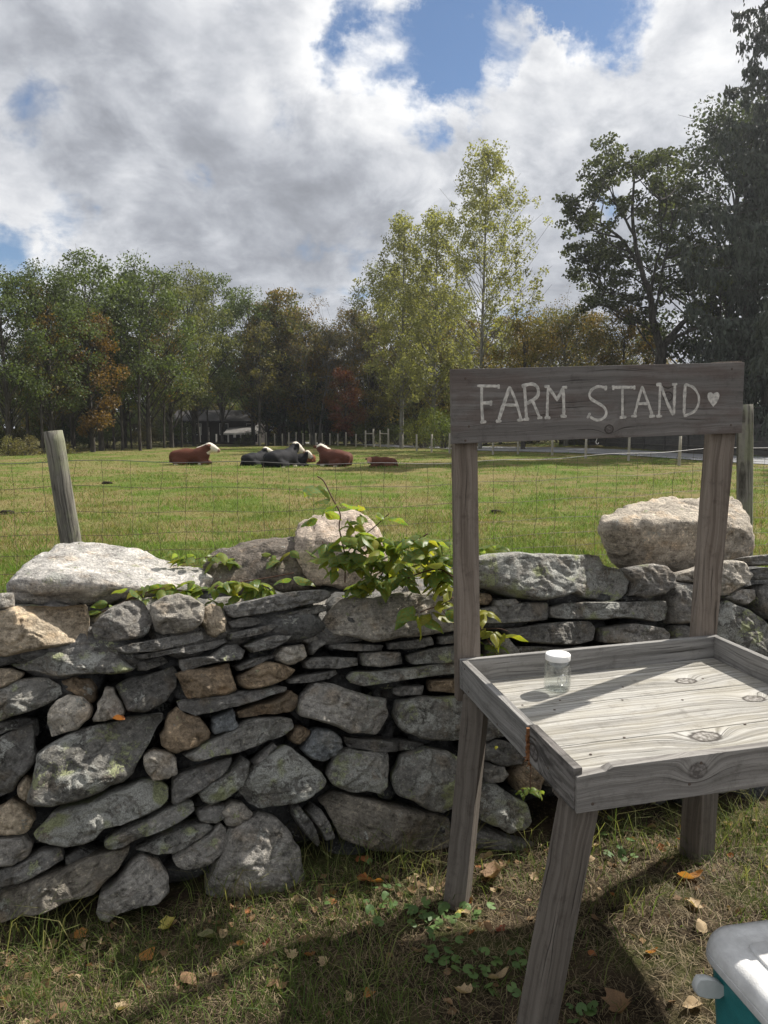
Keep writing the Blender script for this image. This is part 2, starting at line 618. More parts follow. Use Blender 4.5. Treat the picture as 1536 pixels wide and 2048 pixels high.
def ground_material():
    m, g, out = material('ground')
    geo = g.node('ShaderNodeNewGeometry')
    P = geo.outputs['Position']
    x, y, z = g.xyz(P)
    pas = pasture_color(g, P)
    f = g.noise(P, 28.0, 4, 0.7)
    pas = g.mix(g.step(f, 0.30, 0.62), g.mix(1.0, pas, (0.42, 0.42, 0.42), 'MULTIPLY'), pas)
    soil = g.mix(g.step(g.noise(P, 9.0, 5, 0.65), 0.35, 0.65), (0.022, 0.017, 0.012), (0.070, 0.052, 0.034))
    soil = g.mix(g.step(g.noise(P, 75.0, 4, 0.7), 0.54, 0.68, 0, 0.6), soil, (0.22, 0.165, 0.10))
    gr = g.step(g.noise(P, 2.6, 3, 0.6), 0.50, 0.62, 0, 0.6)
    verge = g.mix(gr, soil, (0.060, 0.070, 0.022))
    floor = g.mix(g.step(g.noise(P, 1.3, 4, 0.6), 0.4, 0.6), (0.05, 0.04, 0.022), (0.085, 0.085, 0.03))
    col = g.mix(g.step(y, 3.1, 3.7), verge, pas)
    edge = g.m('ADD', y, g.m('MULTIPLY', g.noise(P, 0.3, 3, 0.5), 4.0))
    line = g.m('ADD', 71.0, g.m('MULTIPLY', g.m('MINIMUM', g.m('ADD', x, 14.0), 0.0), 2.0))
    col = g.mix(g.step(g.m('SUBTRACT', edge, line), 0.0, 3.0), col, floor)
    h = g.m('ADD', g.m('MULTIPLY', f, 0.6), g.m('MULTIPLY', g.noise(P, 90.0, 3, 0.7), 0.4))
    principled(g, out, col, 0.95, g.bump(h, 0.9, 0.02), 0.05)
    return m


def grass_material(name, pasture=False, col=(0.08, 0.13, 0.03), col2=(0.15, 0.16, 0.05), trans=0.35):
    m, g, out = material(name)
    geo = g.node('ShaderNodeNewGeometry')
    rnd = geo.outputs['Random Per Island']
    if pasture:
        c = pasture_color(g, geo.outputs['Position'])
        c = g.mix(g.m('MULTIPLY', g.step(rnd, 0.70, 1.0), 0.65), c, (0.33, 0.28, 0.13))
    else:
        c = g.mix(rnd, col, col2)
    k = g.m('ADD', 0.72, g.m('MULTIPLY', g.m('FRACT', g.m('MULTIPLY', rnd, 17.0)), 0.6))
    c = g.v('SCALE', c, scale=k)
    b = principled(g, None, c, 0.6, None, 0.2)
    t = g.node('ShaderNodeBsdfTranslucent')
    g.put(t.inputs[0], g.mix(1.0, c, (1.3, 1.35, 0.8), 'MULTIPLY'))
    mx = g.node('ShaderNodeMixShader')
    g.put(mx.inputs[0], trans)
    g.nt.links.new(b.outputs[0], mx.inputs[1])
    g.nt.links.new(t.outputs[0], mx.inputs[2])
    g.nt.links.new(mx.outputs[0], out.inputs[0])
    return m


def hide_material():
    m, g, out = material('cow_hide')
    a = g.node('ShaderNodeAttribute', attribute_name='Col')
    tc = g.node('ShaderNodeTexCoord')
    n = g.noise(g.v('MULTIPLY', tc.outputs['Object'], (9, 9, 22)), 1.0, 4, 0.65)
    c = g.v('SCALE', a.outputs['Color'], scale=g.m('ADD', 0.7, g.m('MULTIPLY', n, 0.6)))
    principled(g, out, c, 0.75, g.bump(n, 0.6, 0.03), 0.15)
    return m


def glass_material():
    m, g, out = material('clear_glass')
    lw = g.node('ShaderNodeLayerWeight')
    g.put(lw.inputs['Blend'], 0.30)
    fc = g.m('POWER', lw.outputs['Facing'], 1.7)
    t = g.node('ShaderNodeBsdfTransparent')
    g.put(t.inputs[0], (0.955, 0.97, 0.963, 1))
    s = g.node('ShaderNodeBsdfGlossy')
    g.put(s.inputs['Roughness'], 0.03)
    mx = g.node('ShaderNodeMixShader')
    g.put(mx.inputs[0], g.m('ADD', g.m('MULTIPLY', fc, 0.75), 0.05))
    g.nt.links.new(t.outputs[0], mx.inputs[1])
    g.nt.links.new(s.outputs[0], mx.inputs[2])
    g.nt.links.new(mx.outputs[0], out.inputs[0])
    return m


M_STONE = stone_material()
M_GROUND = ground_material()
M_LEAF = leaf_material('tree_leaves', 0.40, 0.35, 0.45)
M_LEAF_AUT = leaf_material('turning_leaves', 0.40, 0.35, 0.45, hue_col=(0.20, 0.115, 0.025), hue_amt=0.75)
M_LEAF_POP = leaf_material('poplar_leaves', 0.42, 0.30, 0.40, hue_col=(0.20, 0.175, 0.055), hue_amt=0.4)
M_NEEDLE = leaf_material('spruce_needles', 0.12, 0.5, 0.4)
M_VINE = leaf_material('vine_leaves', 0.55, 14.0, 0.25, 0.38, hue_col=(0.26, 0.20, 0.025), hue_amt=0.55)
M_DRYLEAF = leaf_material('dry_leaves', 0.25, 30.0, 0.15, 0.7)
M_IVY = leaf_material('ivy_leaves', 0.30, 20.0, 0.2, 0.5)
M_BARK = bark_material('bark', (0.035, 0.030, 0.026), (0.085, 0.078, 0.068))
M_BARK_PALE = bark_material('pale_bark', (0.12, 0.115, 0.095), (0.24, 0.23, 0.20))
M_TWIG = plain('vine_stem', (0.085, 0.045, 0.030), 0.7, 0.2)
M_GRASS = grass_material('verge_grass', False, (0.050, 0.092, 0.018), (0.120, 0.150, 0.036))
M_STRAW = grass_material('straw', False, (0.080, 0.060, 0.036), (0.285, 0.225, 0.135), 0.15)
M_PASTURE = grass_material('pasture_grass', True)
M_WIRE = plain('galvanised_wire', (0.11, 0.107, 0.104), 0.5, 0.5, Metallic=0.6)
M_WIRE_DARK = plain('rusty_wire', (0.085, 0.065, 0.05), 0.6, 0.4, Metallic=0.3)
M_HIDE = hide_material()
M_EYE = plain('dark_eye', (0.01, 0.008, 0.006), 0.2, 0.6)
M_GLASS = glass_material()
M_LID = plain('white_plastic_lid', (0.80, 0.80, 0.78), 0.42, 0.4, 40, 0.06)
M_COOLLID = plain('white_cooler_plastic', (0.74, 0.74, 0.73), 0.45, 0.4, 26, 0.22, 220)
M_COOLBODY = plain('teal_cooler_plastic', (0.040, 0.250, 0.262), 0.42, 0.4, 18, 0.22, 220)
M_COOLGREY = plain('pale_grey_handle_plastic', (0.58, 0.60, 0.59), 0.45, 0.4, 40, 0.12)
M_PAINT = plain('cream_hand_paint', (0.64, 0.61, 0.56), 0.75, 0.2, 70, 0.50)
M_NAIL = plain('rusty_nail_head', (0.10, 0.075, 0.06), 0.6, 0.5, Metallic=0.5)
M_POST = wood_material('fence_post_wood', (0.235, 0.222, 0.185), (0.050, 0.045, 0.038), fx=2.2, fy=75, contrast=1.9, stain=((0.22, 0.24, 0.13), 0.55, 0.68, 0.4))
M_FARPOST = wood_material('far_post_wood', (0.43, 0.40, 0.33), (0.22, 0.20, 0.16), fx=1.4, fy=30)
WL, WD = (0.235, 0.220, 0.200), (0.085, 0.076, 0.066)
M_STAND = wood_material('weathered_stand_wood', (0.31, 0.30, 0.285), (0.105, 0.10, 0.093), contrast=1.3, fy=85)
M_SIGN = wood_material('sign_board_wood', (0.225, 0.205, 0.195), (0.105, 0.090, 0.085), knots=[(0.045, -0.085, 0.022, 0.022), (0.27, 0.02, 0.025, 0.022)], fx=1.3, fy=55, contrast=0.9,
                       stain=((0.085, 0.050, 0.042), 0.50, 0.66, 0.55))
M_UPRIGHT = wood_material('upright_wood', (0.250, 0.212, 0.178), (0.10, 0.078, 0.062), contrast=1.3)
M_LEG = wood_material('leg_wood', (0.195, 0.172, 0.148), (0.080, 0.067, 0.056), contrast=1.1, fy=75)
M_DIRT_RIM = wood_material('stained_rim_wood', (0.27, 0.255, 0.24), (0.085, 0.075, 0.068), knots=[(-0.10, 0.01, 0.03, 0.022)], contrast=1.2, stain=((0.03, 0.028, 0.026), 0.56, 0.66, 0.7))
M_BROKEN = plain('broken_wood', (0.28, 0.13, 0.06), 0.85, 0.1, 90, 0.6, 120)
M_ROAD = plain('pale_asphalt', (0.27, 0.27, 0.275), 0.9, 0.2, 1.2, 0.15)
M_BOARDFENCE = wood_material('dark_fence_wood', (0.11, 0.105, 0.10), (0.055, 0.052, 0.05), fx=1, fy=20)
M_SIDING = plain('dark_siding', (0.040, 0.034, 0.030), 0.85, 0.2, 3.0, 0.3)
M_ROOF = plain('grey_shingle', (0.19, 0.182, 0.172), 0.9, 0.2, 6.0, 0.25)
M_ROOFDARK = plain('dark_shingle', (0.045, 0.042, 0.042), 0.9, 0.2, 5.0, 0.3)
M_WHITEPAINT = plain('white_painted_wood', (0.62, 0.60, 0.56), 0.6, 0.3)
M_METALROOF = plain('pale_metal_roof', (0.42, 0.46, 0.49), 0.5, 0.5, 2.0, 0.3)
M_WINDOW = plain('dark_window_glass', (0.012, 0.013, 0.015), 0.08, 0.6)
M_DUNG = plain('dung', (0.028, 0.022, 0.016), 0.9, 0.1, 20, 0.4, 40)


def emboss_material():
    m, g, out = material('raised_glass')
    t = g.node('ShaderNodeBsdfTransparent')
    s = g.node('ShaderNodeBsdfGlossy')
    g.put(s.inputs['Roughness'], 0.22)
    mx = g.node('ShaderNodeMixShader')
    g.put(mx.inputs[0], 0.42)
    g.nt.links.new(t.outputs[0], mx.inputs[1])
    g.nt.links.new(s.outputs[0], mx.inputs[2])
    g.nt.links.new(mx.outputs[0], out.inputs[0])
    return m


M_EMBOSS = emboss_material()

# ------------------------------------------------------------------ ground, road
def sst(a, b, x):
    t = np.clip((np.asarray(x, float) - a) / (b - a), 0, 1)
    return t * t * (3 - 2 * t)


def ground_h(x, y):
    x = np.asarray(x, float)
    y = np.asarray(y, float)
    near = 1 - sst(3.0, 4.5, y)
    h = near * (0.012 * np.sin(x * 5.1 + 1.3 * y) + 0.010 * np.sin(y * 7.3 - x * 2.2) + 0.006 * np.sin(x * 17 + y * 13))
    far = sst(6, 14, y)
    h = h + far * (0.05 * np.sin(x * 0.31 + 0.4) * np.sin(y * 0.23) + 0.03 * np.sin(x * 0.9 + y * 0.6))
    h = h + 0.28 * sst(44, 62, y) * sst(4, 16, x - 0.0)
    return h


def axis(segs):
    a = [segs[0][0]]
    for lo, hi, st in segs:
        n = max(1, int(round((hi - lo) / st)))
        a += list(lo + (hi - lo) * (np.arange(n) + 1) / n)
    return np.array(a)


gx = axis([(-900, -120, 60), (-120, -40, 8), (-40, -6, 1.2), (-6, -2.6, .2), (-2.6, 2.6, .035), (2.6, 6, .2), (6, 40, 1.2), (40, 120, 8), (120, 900, 60)])
gy = axis([(-40, -4, 4), (-4, 1.2, .25), (1.2, 3.5, .03), (3.5, 12, .3), (12, 100, 1.2), (100, 200, 10), (200, 1200, 100)])
GX, GY = np.meshgrid(gx, gy)
GZ = ground_h(GX, GY)
nx, ny = len(gx), len(gy)
gi = np.arange(nx * ny).reshape(ny, nx)
gf = np.stack([gi[:-1, :-1].ravel(), gi[:-1, 1:].ravel(), gi[1:, 1:].ravel(), gi[1:, :-1].ravel()], 1)
ground = link('ground', mesh('ground', np.stack([GX.ravel(), GY.ravel(), GZ.ravel()], 1), gf, M_GROUND, True))
tag(ground, kind='structure')

near_e = [(34, 14), (26, 22), (21.5, 29), (18, 34.6), (14.1, 45), (9.6, 51), (7.1, 54.4), (5.2, 59), (1.0, 69), (-3.7, 80), (-12, 92)]
far_e = [(40, 16), (32, 26), (27, 35), (22.6, 42), (18.5, 52), (13.2, 60), (9.4, 65.0), (6.9, 69.0), (2.0, 78), (-3.4, 87), (-12, 98)]


def dense(pts, n=8):
    o = []
    for a, b in zip(pts[:-1], pts[1:]):
        o += [np.array(a) + (np.array(b) - np.array(a)) * k / n for k in range(n)]
    return np.array(o + [np.array(pts[-1])], float)


ne, fe = dense(near_e), dense(far_e)
rv, rf = [], []
NW = 5
for i in range(len(ne)):
    for k in range(NW):
        q = ne[i] + (fe[i] - ne[i]) * k / (NW - 1)
        rv.append((q[0], q[1], float(ground_h(q[0], q[1])) + 0.035 + (0.02 if 0 < k < NW - 1 else 0)))
for i in range(len(ne) - 1):
    for k in range(NW - 1):
        a = i * NW + k
        rf.append((a, a + 1, a + NW + 1, a + NW))
tag(link('road', mesh('road', rv, rf, M_ROAD, True)), kind='structure')

# ------------------------------------------------------------------ dry stone wall
wall_px = [(-260, 1950), (0, 1882), (210, 1852), (450, 1800), (750, 1726), (1040, 1698), (1300, 1650), (1560, 1612), (1900, 1560)]
wall_base = np.array([at_z(*p)[:2] for p in wall_px])


def yw(x):
    return float(np.interp(x, wall_base[:, 0], wall_base[:, 1]))


BATTER = 0.26


def on_wall(px, py, depth=0.0):
    """point where the pixel's ray meets the wall's battered face"""
    d = ray(px, py)
    lo, hi = 1.0, 6.0
    for _ in range(40):
        t = (lo + hi) / 2
        p = CO + d * t / d[1]
        if p[1] > yw(p[0]) + BATTER * max(p[2], 0) + depth:
            hi = t
        else:
            lo = t
    return CO + d * lo / d[1]


rs = random.Random(11)
TONES = {
    'd': (0.130, 0.128, 0.122), 's': (0.158, 0.156, 0.150), 't': (0.300, 0.255, 0.195), 'b': (0.205, 0.160, 0.112),
    'g': (0.205, 0.198, 0.186), 'p': (0.370, 0.345, 0.305), 'l': (0.172, 0.170, 0.160), 'c': (0.255, 0.240, 0.215), 'u': (0.130, 0.142, 0.152), 'k': (0.150, 0.138, 0.118),
}
LICHEN = {'d': 0.35, 's': 0.30, 't': 0.06, 'b': 0.10, 'g': 0.30, 'p': 0.25, 'l': 0.78, 'c': 0.12, 'u': 0.15, 'k': 0.2}

W1 = (0, 1150, .3255); W2 = (0, 1550, .3255); W3 = (450, 1150, .3255); W4 = (450, 1550, .3906)
W5 = (0, 1000, .4557); W6 = (550, 930, .3255); W7 = (900, 950, .4141); W8 = (880, 1250, .4271)
STONES = [
    (W1, 't', [(-150, 222), (90, 185), (530, 172), (550, 300), (545, 410), (330, 450), (150, 480), (-150, 500)], .0),
    (W1, 'g', [(552, 310), (600, 260), (680, 190), (760, 160), (860, 150), (895, 180), (940, 280), (925, 340), (880, 385), (740, 410), (580, 418)], .0),
    (W1, 'c', [(940, 290), (920, 180), (1010, 125), (1100, 105), (1180, 125), (1270, 180), (1250, 290), (1210, 335), (1100, 365), (1000, 375), (955, 350)], .0),
    (W1, 't', [(1245, 300), (1260, 200), (1310, 172), (1365, 190), (1400, 290), (1395, 350), (1330, 392), (1280, 370)], .0),
    (W1, 'l', [(0, 545), (150, 490), (330, 465), (480, 440), (560, 420), (650, 430), (740, 500), (830, 580), (760, 605), (600, 610), (480, 615), (370, 632), (200, 600), (60, 570)], .0),
    (W1, 's', [(690, 450), (800, 420), (1000, 385), (1250, 345), (1265, 395), (1120, 440), (950, 475), (740, 490)], .0),
    (W1, 's', [(780, 500), (900, 480), (1100, 450), (1250, 420), (1400, 385), (1410, 410), (1330, 455), (1180, 490), (1050, 485), (860, 525)], .01),
    (W1, 'd', [(820, 540), (1000, 500), (1040, 540), (900, 590), (840, 590)], .06),
    (W1, 't', [(-80, 560), (60, 575), (145, 605), (130, 635), (40, 690), (-80, 710)], .0),
    (W1, 'l', [(-90, 720), (120, 640), (290, 635), (370, 690), (380, 740), (270, 810), (60, 880), (-90, 915)], .0),
    (W1, 'b', [(360, 650), (450, 620), (550, 640), (590, 700), (585, 770), (555, 800), (480, 745), (380, 700)], .05),
    (W1, 'p', [(275, 920), (300, 810), (400, 740), (500, 755), (555, 840), (545, 890), (470, 960), (300, 1010)], -.01),
    (W1, 'c', [(560, 890), (590, 790), (640, 690), (695, 695), (730, 770), (768, 840), (755, 880), (640, 905), (565, 910)], .0),
    (W1, 'd', [(700, 690), (800, 630), (960, 600), (1060, 560), (1095, 600), (1090, 690), (1030, 780), (900, 850), (770, 840), (740, 760)], .03),
    (W1, 's', [(1100, 525), (1300, 500), (1400, 430), (1470, 420), (1520, 465), (1500, 515), (1400, 530), (1250, 560), (1130, 610), (1105, 575)], -.01),
    (W1, 'b', [(1075, 615), (1200, 580), (1420, 540), (1440, 620), (1470, 710), (1330, 745), (1160, 770), (1130, 720)], .0),
    (W3, 'b', [(85, 635), (200, 560), (290, 533), (400, 560), (455, 585), (400, 640), (260, 690), (150, 710), (100, 690)], -.01),
    (W1, 's', [(1085, 790), (1200, 765), (1400, 735), (1580, 705), (1700, 685), (1782, 690), (1780, 715), (1600, 770), (1400, 820), (1200, 875), (1110, 840)], .0),
    (W1, 'b', [(980, 1000), (1010, 960), (1040, 860), (1090, 815), (1150, 860), (1240, 880), (1290, 950), (1300, 1010), (1220, 1060), (1080, 1110), (990, 1060)], .0),
    (W1, 'u', [(1310, 890), (1440, 820), (1455, 850), (1475, 930), (1430, 960), (1320, 990), (1305, 960)], .01),
    (W3, 'b', [(75, 850), (200, 800), (330, 770), (420, 710), (465, 740), (460, 800), (430, 845), (250, 860), (90, 890)], .01),
    (W1, 'l', [(215, 1100), (300, 1040), (460, 960), (700, 910), (880, 870), (1010, 850), (1015, 890), (950, 990), (890, 1090), (850, 1160), (820, 1230), (770, 1280), (620, 1350), (460, 1400), (300, 1430), (180, 1420), (150, 1390), (180, 1290), (200, 1200)], -.015),
    (W1, 'd', [(-100, 1050), (100, 950), (185, 925), (200, 1010), (218, 1120), (190, 1190), (110, 1280), (80, 1340), (-100, 1420)], -.01),
    (W1, 'd', [(-60, 920), (100, 880), (225, 895), (232, 1000), (200, 1010), (185, 930), (100, 945), (-60, 1010)], .07),
    (W1, 't', [(100, 1300), (140, 1245), (200, 1290), (190, 1370), (160, 1400), (110, 1370)], -.01),
    (W2, 't', [(-80, 250), (60, 160), (150, 200), (185, 250), (210, 290), (180, 350), (150, 375), (-80, 390)], .0),
    (W2, 'l', [(180, 380), (300, 250), (500, 190), (700, 110), (880, 50), (1000, 55), (1045, 90), (1050, 150), (1000, 210), (850, 280), (640, 340), (570, 420), (480, 450), (390, 465), (220, 430)], -.015),
    (W1, 'p', [(880, 1130), (950, 1085), (1050, 1095), (1090, 1130), (1100, 1230), (1040, 1260), (940, 1275), (890, 1210)], -.01),
    (W1, 's', [(1055, 1420), (1060, 1260), (1200, 1200), (1440, 1120), (1440, 1150), (1380, 1230), (1250, 1320), (1100, 1410)], .0),
    (W1, 'l', [(1210, 1350), (1300, 1280), (1420, 1210), (1500, 1120), (1550, 1150), (1540, 1220), (1500, 1290), (1390, 1390), (1300, 1430), (1250, 1410)], .0),
    (W1, 'l', [(1110, 1120), (1240, 1045), (1400, 970), (1532, 900), (1682, 875), (1815, 890), (1822, 950), (1730, 1010), (1580, 1060), (1380, 1110), (1180, 1155)], -.005),
    (W3, 'b', [(415, 1000), (440, 950), (500, 935), (540, 960), (500, 1020), (450, 1050), (420, 1030)], .02),
    (W3, 'u', [(490, 1090), (560, 960), (660, 950), (725, 1000), (740, 1060), (700, 1110), (620, 1155), (540, 1140)], -.01),
    (W3, 'g', [(460, 850), (480, 760), (560, 660), (640, 660), (760, 700), (900, 740), (1015, 760), (1035, 870), (1000, 930), (950, 990), (860, 980), (700, 940), (560, 900), (470, 875)], -.02),
    (W3, 'l', [(1035, 870), (1055, 775), (1200, 745), (1440, 745), (1560, 850), (1550, 1000), (1390, 1030), (1200, 1015), (1110, 980), (1060, 930)], .0),
    (W3, 'c', [(590, 340), (620, 250), (680, 170), (760, 130), (900, 140), (1200, 90), (1420, 80), (1600, 100), (1620, 250), (1420, 350), (1200, 385), (1000, 410), (900, 420), (700, 375), (600, 355)], -.02),
    (W3, 's', [(650, 430), (750, 420), (990, 430), (985, 465), (800, 470), (660, 455)], .02),
    (W3, 's', [(1000, 420), (1150, 400), (1280, 375), (1300, 430), (1150, 460), (1005, 462)], .0),
    (W3, 's', [(1310, 380), (1500, 350), (1560, 410), (1320, 430)], .02),
    (W3, 'g', [(845, 480), (1000, 470), (1090, 475), (1110, 550), (960, 570), (850, 560)], .02),
    (W3, 'l', [(1120, 500), (1200, 470), (1420, 430), (1540, 440), (1540, 520), (1300, 550), (1180, 555), (1130, 535)], .0),
    (W3, 's', [(500, 540), (560, 510), (700, 505), (835, 510), (840, 560), (700, 580), (510, 580)], .01),
    (W3, 's', [(400, 650), (500, 620), (700, 580), (712, 610), (650, 640), (500, 668), (405, 675)], .01),
    (W3, 'l', [(745, 640), (780, 600), (1000, 590), (1200, 570), (1540, 510), (1550, 600), (1250, 630), (1050, 655), (850, 690), (770, 670)], -.01),
    (W3, 's', [(1040, 700), (1080, 680), (1235, 680), (1220, 740), (1080, 750), (1040, 735)], .02),
    (W3, 'b', [(1255, 690), (1270, 650), (1420, 640), (1540, 640), (1540, 720), (1420, 730), (1260, 720)], .03),
    (W3, 's', [(0, 190), (100, 165), (350, 110), (600, 85), (670, 95), (680, 130), (600, 170), (450, 200), (300, 230), (60, 265), (20, 250)], -.02),
    (W3, 's', [(300, 250), (450, 215), (600, 180), (655, 185), (640, 220), (500, 255), (350, 275)], .0),
    (W3, 's', [(330, 290), (450, 280), (600, 250), (590, 310), (480, 350), (370, 340)], .02),
    (W3, 's', [(20, 290), (120, 255), (280, 255), (310, 280), (150, 320), (40, 330)], .01),
    (W3, 's', [(20, 360), (150, 330), (330, 290), (350, 310), (280, 350), (100, 390), (30, 400)], .0),
    (W3, 's', [(120, 440), (200, 400), (330, 365), (425, 370), (400, 400), (280, 460), (170, 480)], .0),
    (W3, 'c', [(315, 500), (360, 440), (500, 425), (515, 500), (480, 530), (400, 560), (330, 530)], .01),
    (W3, 's', [(60, 565), (180, 510), (310, 490), (320, 505), (200, 560), (80, 595)], .04),
    (W3, 's', [(440, 380), (560, 360), (640, 400), (580, 450), (530, 500), (520, 430)], .06),
    (W3, 'l', [(80, 1340), (180, 1190), (300, 1110), (400, 1055), (480, 1110), (560, 1180), (640, 1270), (620, 1310), (500, 1390), (330, 1440), (240, 1455), (150, 1410)], -.02),
    (W3, 'l', [(640, 1250), (690, 1130), (780, 1075), (900, 1090), (1020, 1095), (1030, 1180), (1020, 1300), (970, 1360), (800, 1355), (680, 1310)], -.02),
    (W3, 'l', [(1030, 1250), (1090, 1120), (1250, 1065), (1390, 1090), (1520, 1180), (1500, 1420), (1350, 1480), (1200, 1430), (1060, 1370)], -.02),
    (W3, 'd', [(730, 1000), (900, 1005), (1200, 1030), (1250, 1050), (1180, 1085), (900, 1085), (760, 1070)], .03),
    (W3, 's', [(170, 1160), (250, 1080), (310, 1035), (335, 1060), (260, 1120), (190, 1180)], .02),
    (W4, 'c', [(-10, 200), (50, 150), (110, 160), (158, 210), (120, 245), (60, 265), (10, 270)], -.01),
    (W4, 'g', [(20, 300), (100, 240), (200, 200), (280, 225), (350, 290), (400, 380), (430, 520), (400, 640), (100, 660), (-100, 630), (-50, 470)], -.03),
    (W4, 's', [(350, 160), (380, 150), (450, 240), (500, 360), (490, 385), (420, 310), (360, 220)], .0),
    (W4, 's', [(430, 200), (470, 160), (500, 180), (560, 290), (570, 340), (520, 345), (470, 260)], .02),
    (W4, 'k', [(480, 150), (560, 100), (700, 120), (850, 160), (1100, 220), (1180, 240), (1180, 390), (1000, 410), (750, 390), (600, 345), (560, 260), (510, 170)], .0),
    (W4, 'l', [(1290, 150), (1330, 60), (1400, 50), (1500, 120), (1560, 150), (1580, 240), (1540, 290), (1460, 310), (1380, 270), (1300, 210)], -.02),
    (W4, 's', [(1240, 285), (1380, 290), (1500, 340), (1600, 350), (1590, 395), (1250, 385)], .0),
    (W2, 'l', [(630, 430), (700, 380), (850, 310), (1000, 240), (1150, 175), (1200, 180), (1210, 230), (1100, 300), (900, 380), (800, 420), (700, 480), (645, 480)], -.015),
    (W2, 'l', [(820, 480), (1000, 380), (1150, 330), (1290, 300), (1330, 330), (1200, 420), (1080, 490), (950, 500)], .0),
    (W2, 's', [(1210, 225), (1300, 190), (1390, 190), (1400, 260), (1330, 300), (1225, 290)], .03),
    (W2, 'g', [(1060, 540), (1100, 480), (1250, 390), (1370, 310), (1400, 340), (1390, 460), (1340, 520), (1200, 590), (1100, 590)], -.01),
    (W2, 'g', [(580, 880), (600, 760), (700, 690), (800, 560), (880, 510), (980, 540), (1040, 640), (1050, 740), (980, 800), (840, 810), (720, 870), (650, 940), (600, 920)], -.02),
    (W2, 'k', [(-100, 940), (-60, 770), (150, 680), (350, 620), (450, 560), (650, 500), (800, 450), (790, 500), (730, 600), (650, 670), (590, 740), (350, 810), (150, 880), (-60, 960)], -.02),
    (W2, 's', [(-90, 620), (100, 560), (250, 480), (370, 470), (385, 540), (260, 610), (100, 680), (-90, 720)], .0),
    (W2, 'g', [(-90, 400), (150, 380), (200, 440), (180, 500), (80, 560), (-90, 610)], .01),
    (W2, 'd', [(390, 500), (480, 455), (640, 490), (450, 555), (390, 580)], .06),
    # right of the sign post
    (W7, 'l', [(20, 440), (60, 405), (135, 390), (250, 370), (400, 372), (640, 380), (750, 385), (775, 430), (850, 450), (905, 510), (890, 560), (840, 610), (740, 600), (640, 570), (540, 595), (400, 605), (260, 570), (145, 545), (60, 510)], -.01),
    (W7, 'g', [(850, 445), (950, 428), (1060, 435), (1100, 490), (1095, 540), (1040, 580), (960, 598), (890, 585), (908, 520)], -.01),
    (W7, 'p', [(1105, 490), (1190, 450), (1320, 410), (1440, 415), (1480, 480), (1450, 530), (1370, 580), (1310, 585), (1200, 515), (1110, 508)], .0),
    (W7, 'g', [(1085, 560), (1110, 510), (1190, 520), (1300, 570), (1330, 620), (1290, 690), (1190, 715), (1090, 720), (1080, 640)], .0),
    (W7, 'b', [(120, 590), (150, 570), (200, 575), (215, 600), (190, 630), (135, 625)], .02),
    (W7, 's', [(215, 605), (330, 595), (345, 615), (320, 630), (220, 635)], .0),
    (W7, 'd', [(120, 650), (300, 620), (480, 610), (495, 640), (490, 700), (330, 715), (130, 722)], .0),
    (W7, 'l', [(500, 640), (560, 620), (800, 610), (1000, 605), (1080, 610), (1085, 650), (1070, 700), (1020, 710), (870, 690), (760, 700), (620, 695), (510, 690)], -.01),
    (W7, 'd', [(280, 740), (480, 715), (700, 705), (730, 740), (720, 800), (600, 825), (400, 810), (310, 780)], .0),
    (W7, 'g', [(750, 740), (900, 715), (1060, 740), (1095, 770), (1080, 800), (900, 815), (760, 810)], .0),
    (W7, 's', [(1100, 725), (1170, 730), (1220, 750), (1200, 800), (1100, 795)], .02),
    (W7, 'l', [(1280, 680), (1350, 600), (1450, 640), (1520, 690), (1600, 760), (1600, 900), (1400, 900), (1290, 800)], -.01),
    (W7, 'g', [(1340, 590), (1420, 545), (1480, 550), (1490, 600), (1440, 630), (1370, 615)], .01),
    (W7, 's', [(1445, 395), (1536, 382), (1620, 385), (1620, 430), (1480, 437)], .0),
    (W7, 's', [(1450, 465), (1536, 445), (1620, 450), (1620, 500), (1480, 505)], .0),
    (W7, 'd', [(1495, 560), (1540, 520), (1640, 520), (1640, 690), (1540, 690), (1500, 620)], .0),
    (W7, 'g', [(200, 815), (240, 785), (285, 780), (345, 850), (345, 890), (200, 890)], .0),
    (W7, 'd', [(350, 830), (600, 835), (700, 830), (720, 920), (520, 960), (360, 940)], .0),
    (W7, 'g', [(740, 830), (1000, 825), (1090, 850), (1060, 960), (760, 960)], .0),
    (W8, 'd', [(215, 570), (270, 540), (350, 560), (420, 600), (390, 655), (290, 670), (220, 640)], -.01),
    (W8, 'g', [(215, 690), (250, 655), (310, 660), (335, 705), (300, 740), (230, 745)], -.01),
    (W8, 'b', [(345, 700), (400, 640), (470, 640), (500, 720), (470, 800), (380, 790)], .0),
    (W8, 'd', [(170, 470), (230, 430), (330, 450), (350, 530), (260, 535), (180, 550)], .02),
    (W8, 'g', [(350, 470), (450, 430), (560, 470), (540, 570), (430, 590), (360, 540)], .02),
    (W8, 'd', [(480, 620), (560, 580), (700, 620), (700, 760), (600, 800), (500, 760)], .01),
    (W8, 'l', [(560, 420), (800, 400), (980, 430), (960, 560), (760, 590), (580, 560)], .01),
    (W8, 'g', [(710, 610), (960, 580), (1060, 640), (1040, 780), (850, 830), (720, 780)], .0),
    (W8, 'd', [(1000, 400), (1250, 370), (1400, 420), (1380, 560), (1080, 590), (1000, 520)], .0),
    (W8, 'l', [(1080, 610), (1380, 580), (1500, 640), (1480, 780), (1180, 790), (1090, 740)], .0),
    (W5, 'g', [(-110, 405), (55, 403), (60, 470), (-110, 485)], .03),
]

wall = empty('dry_stone_wall', (0, yw(0) + 0.3, 0), 'grey lichened dry stone field wall running across behind the farm stand', 'stone wall')


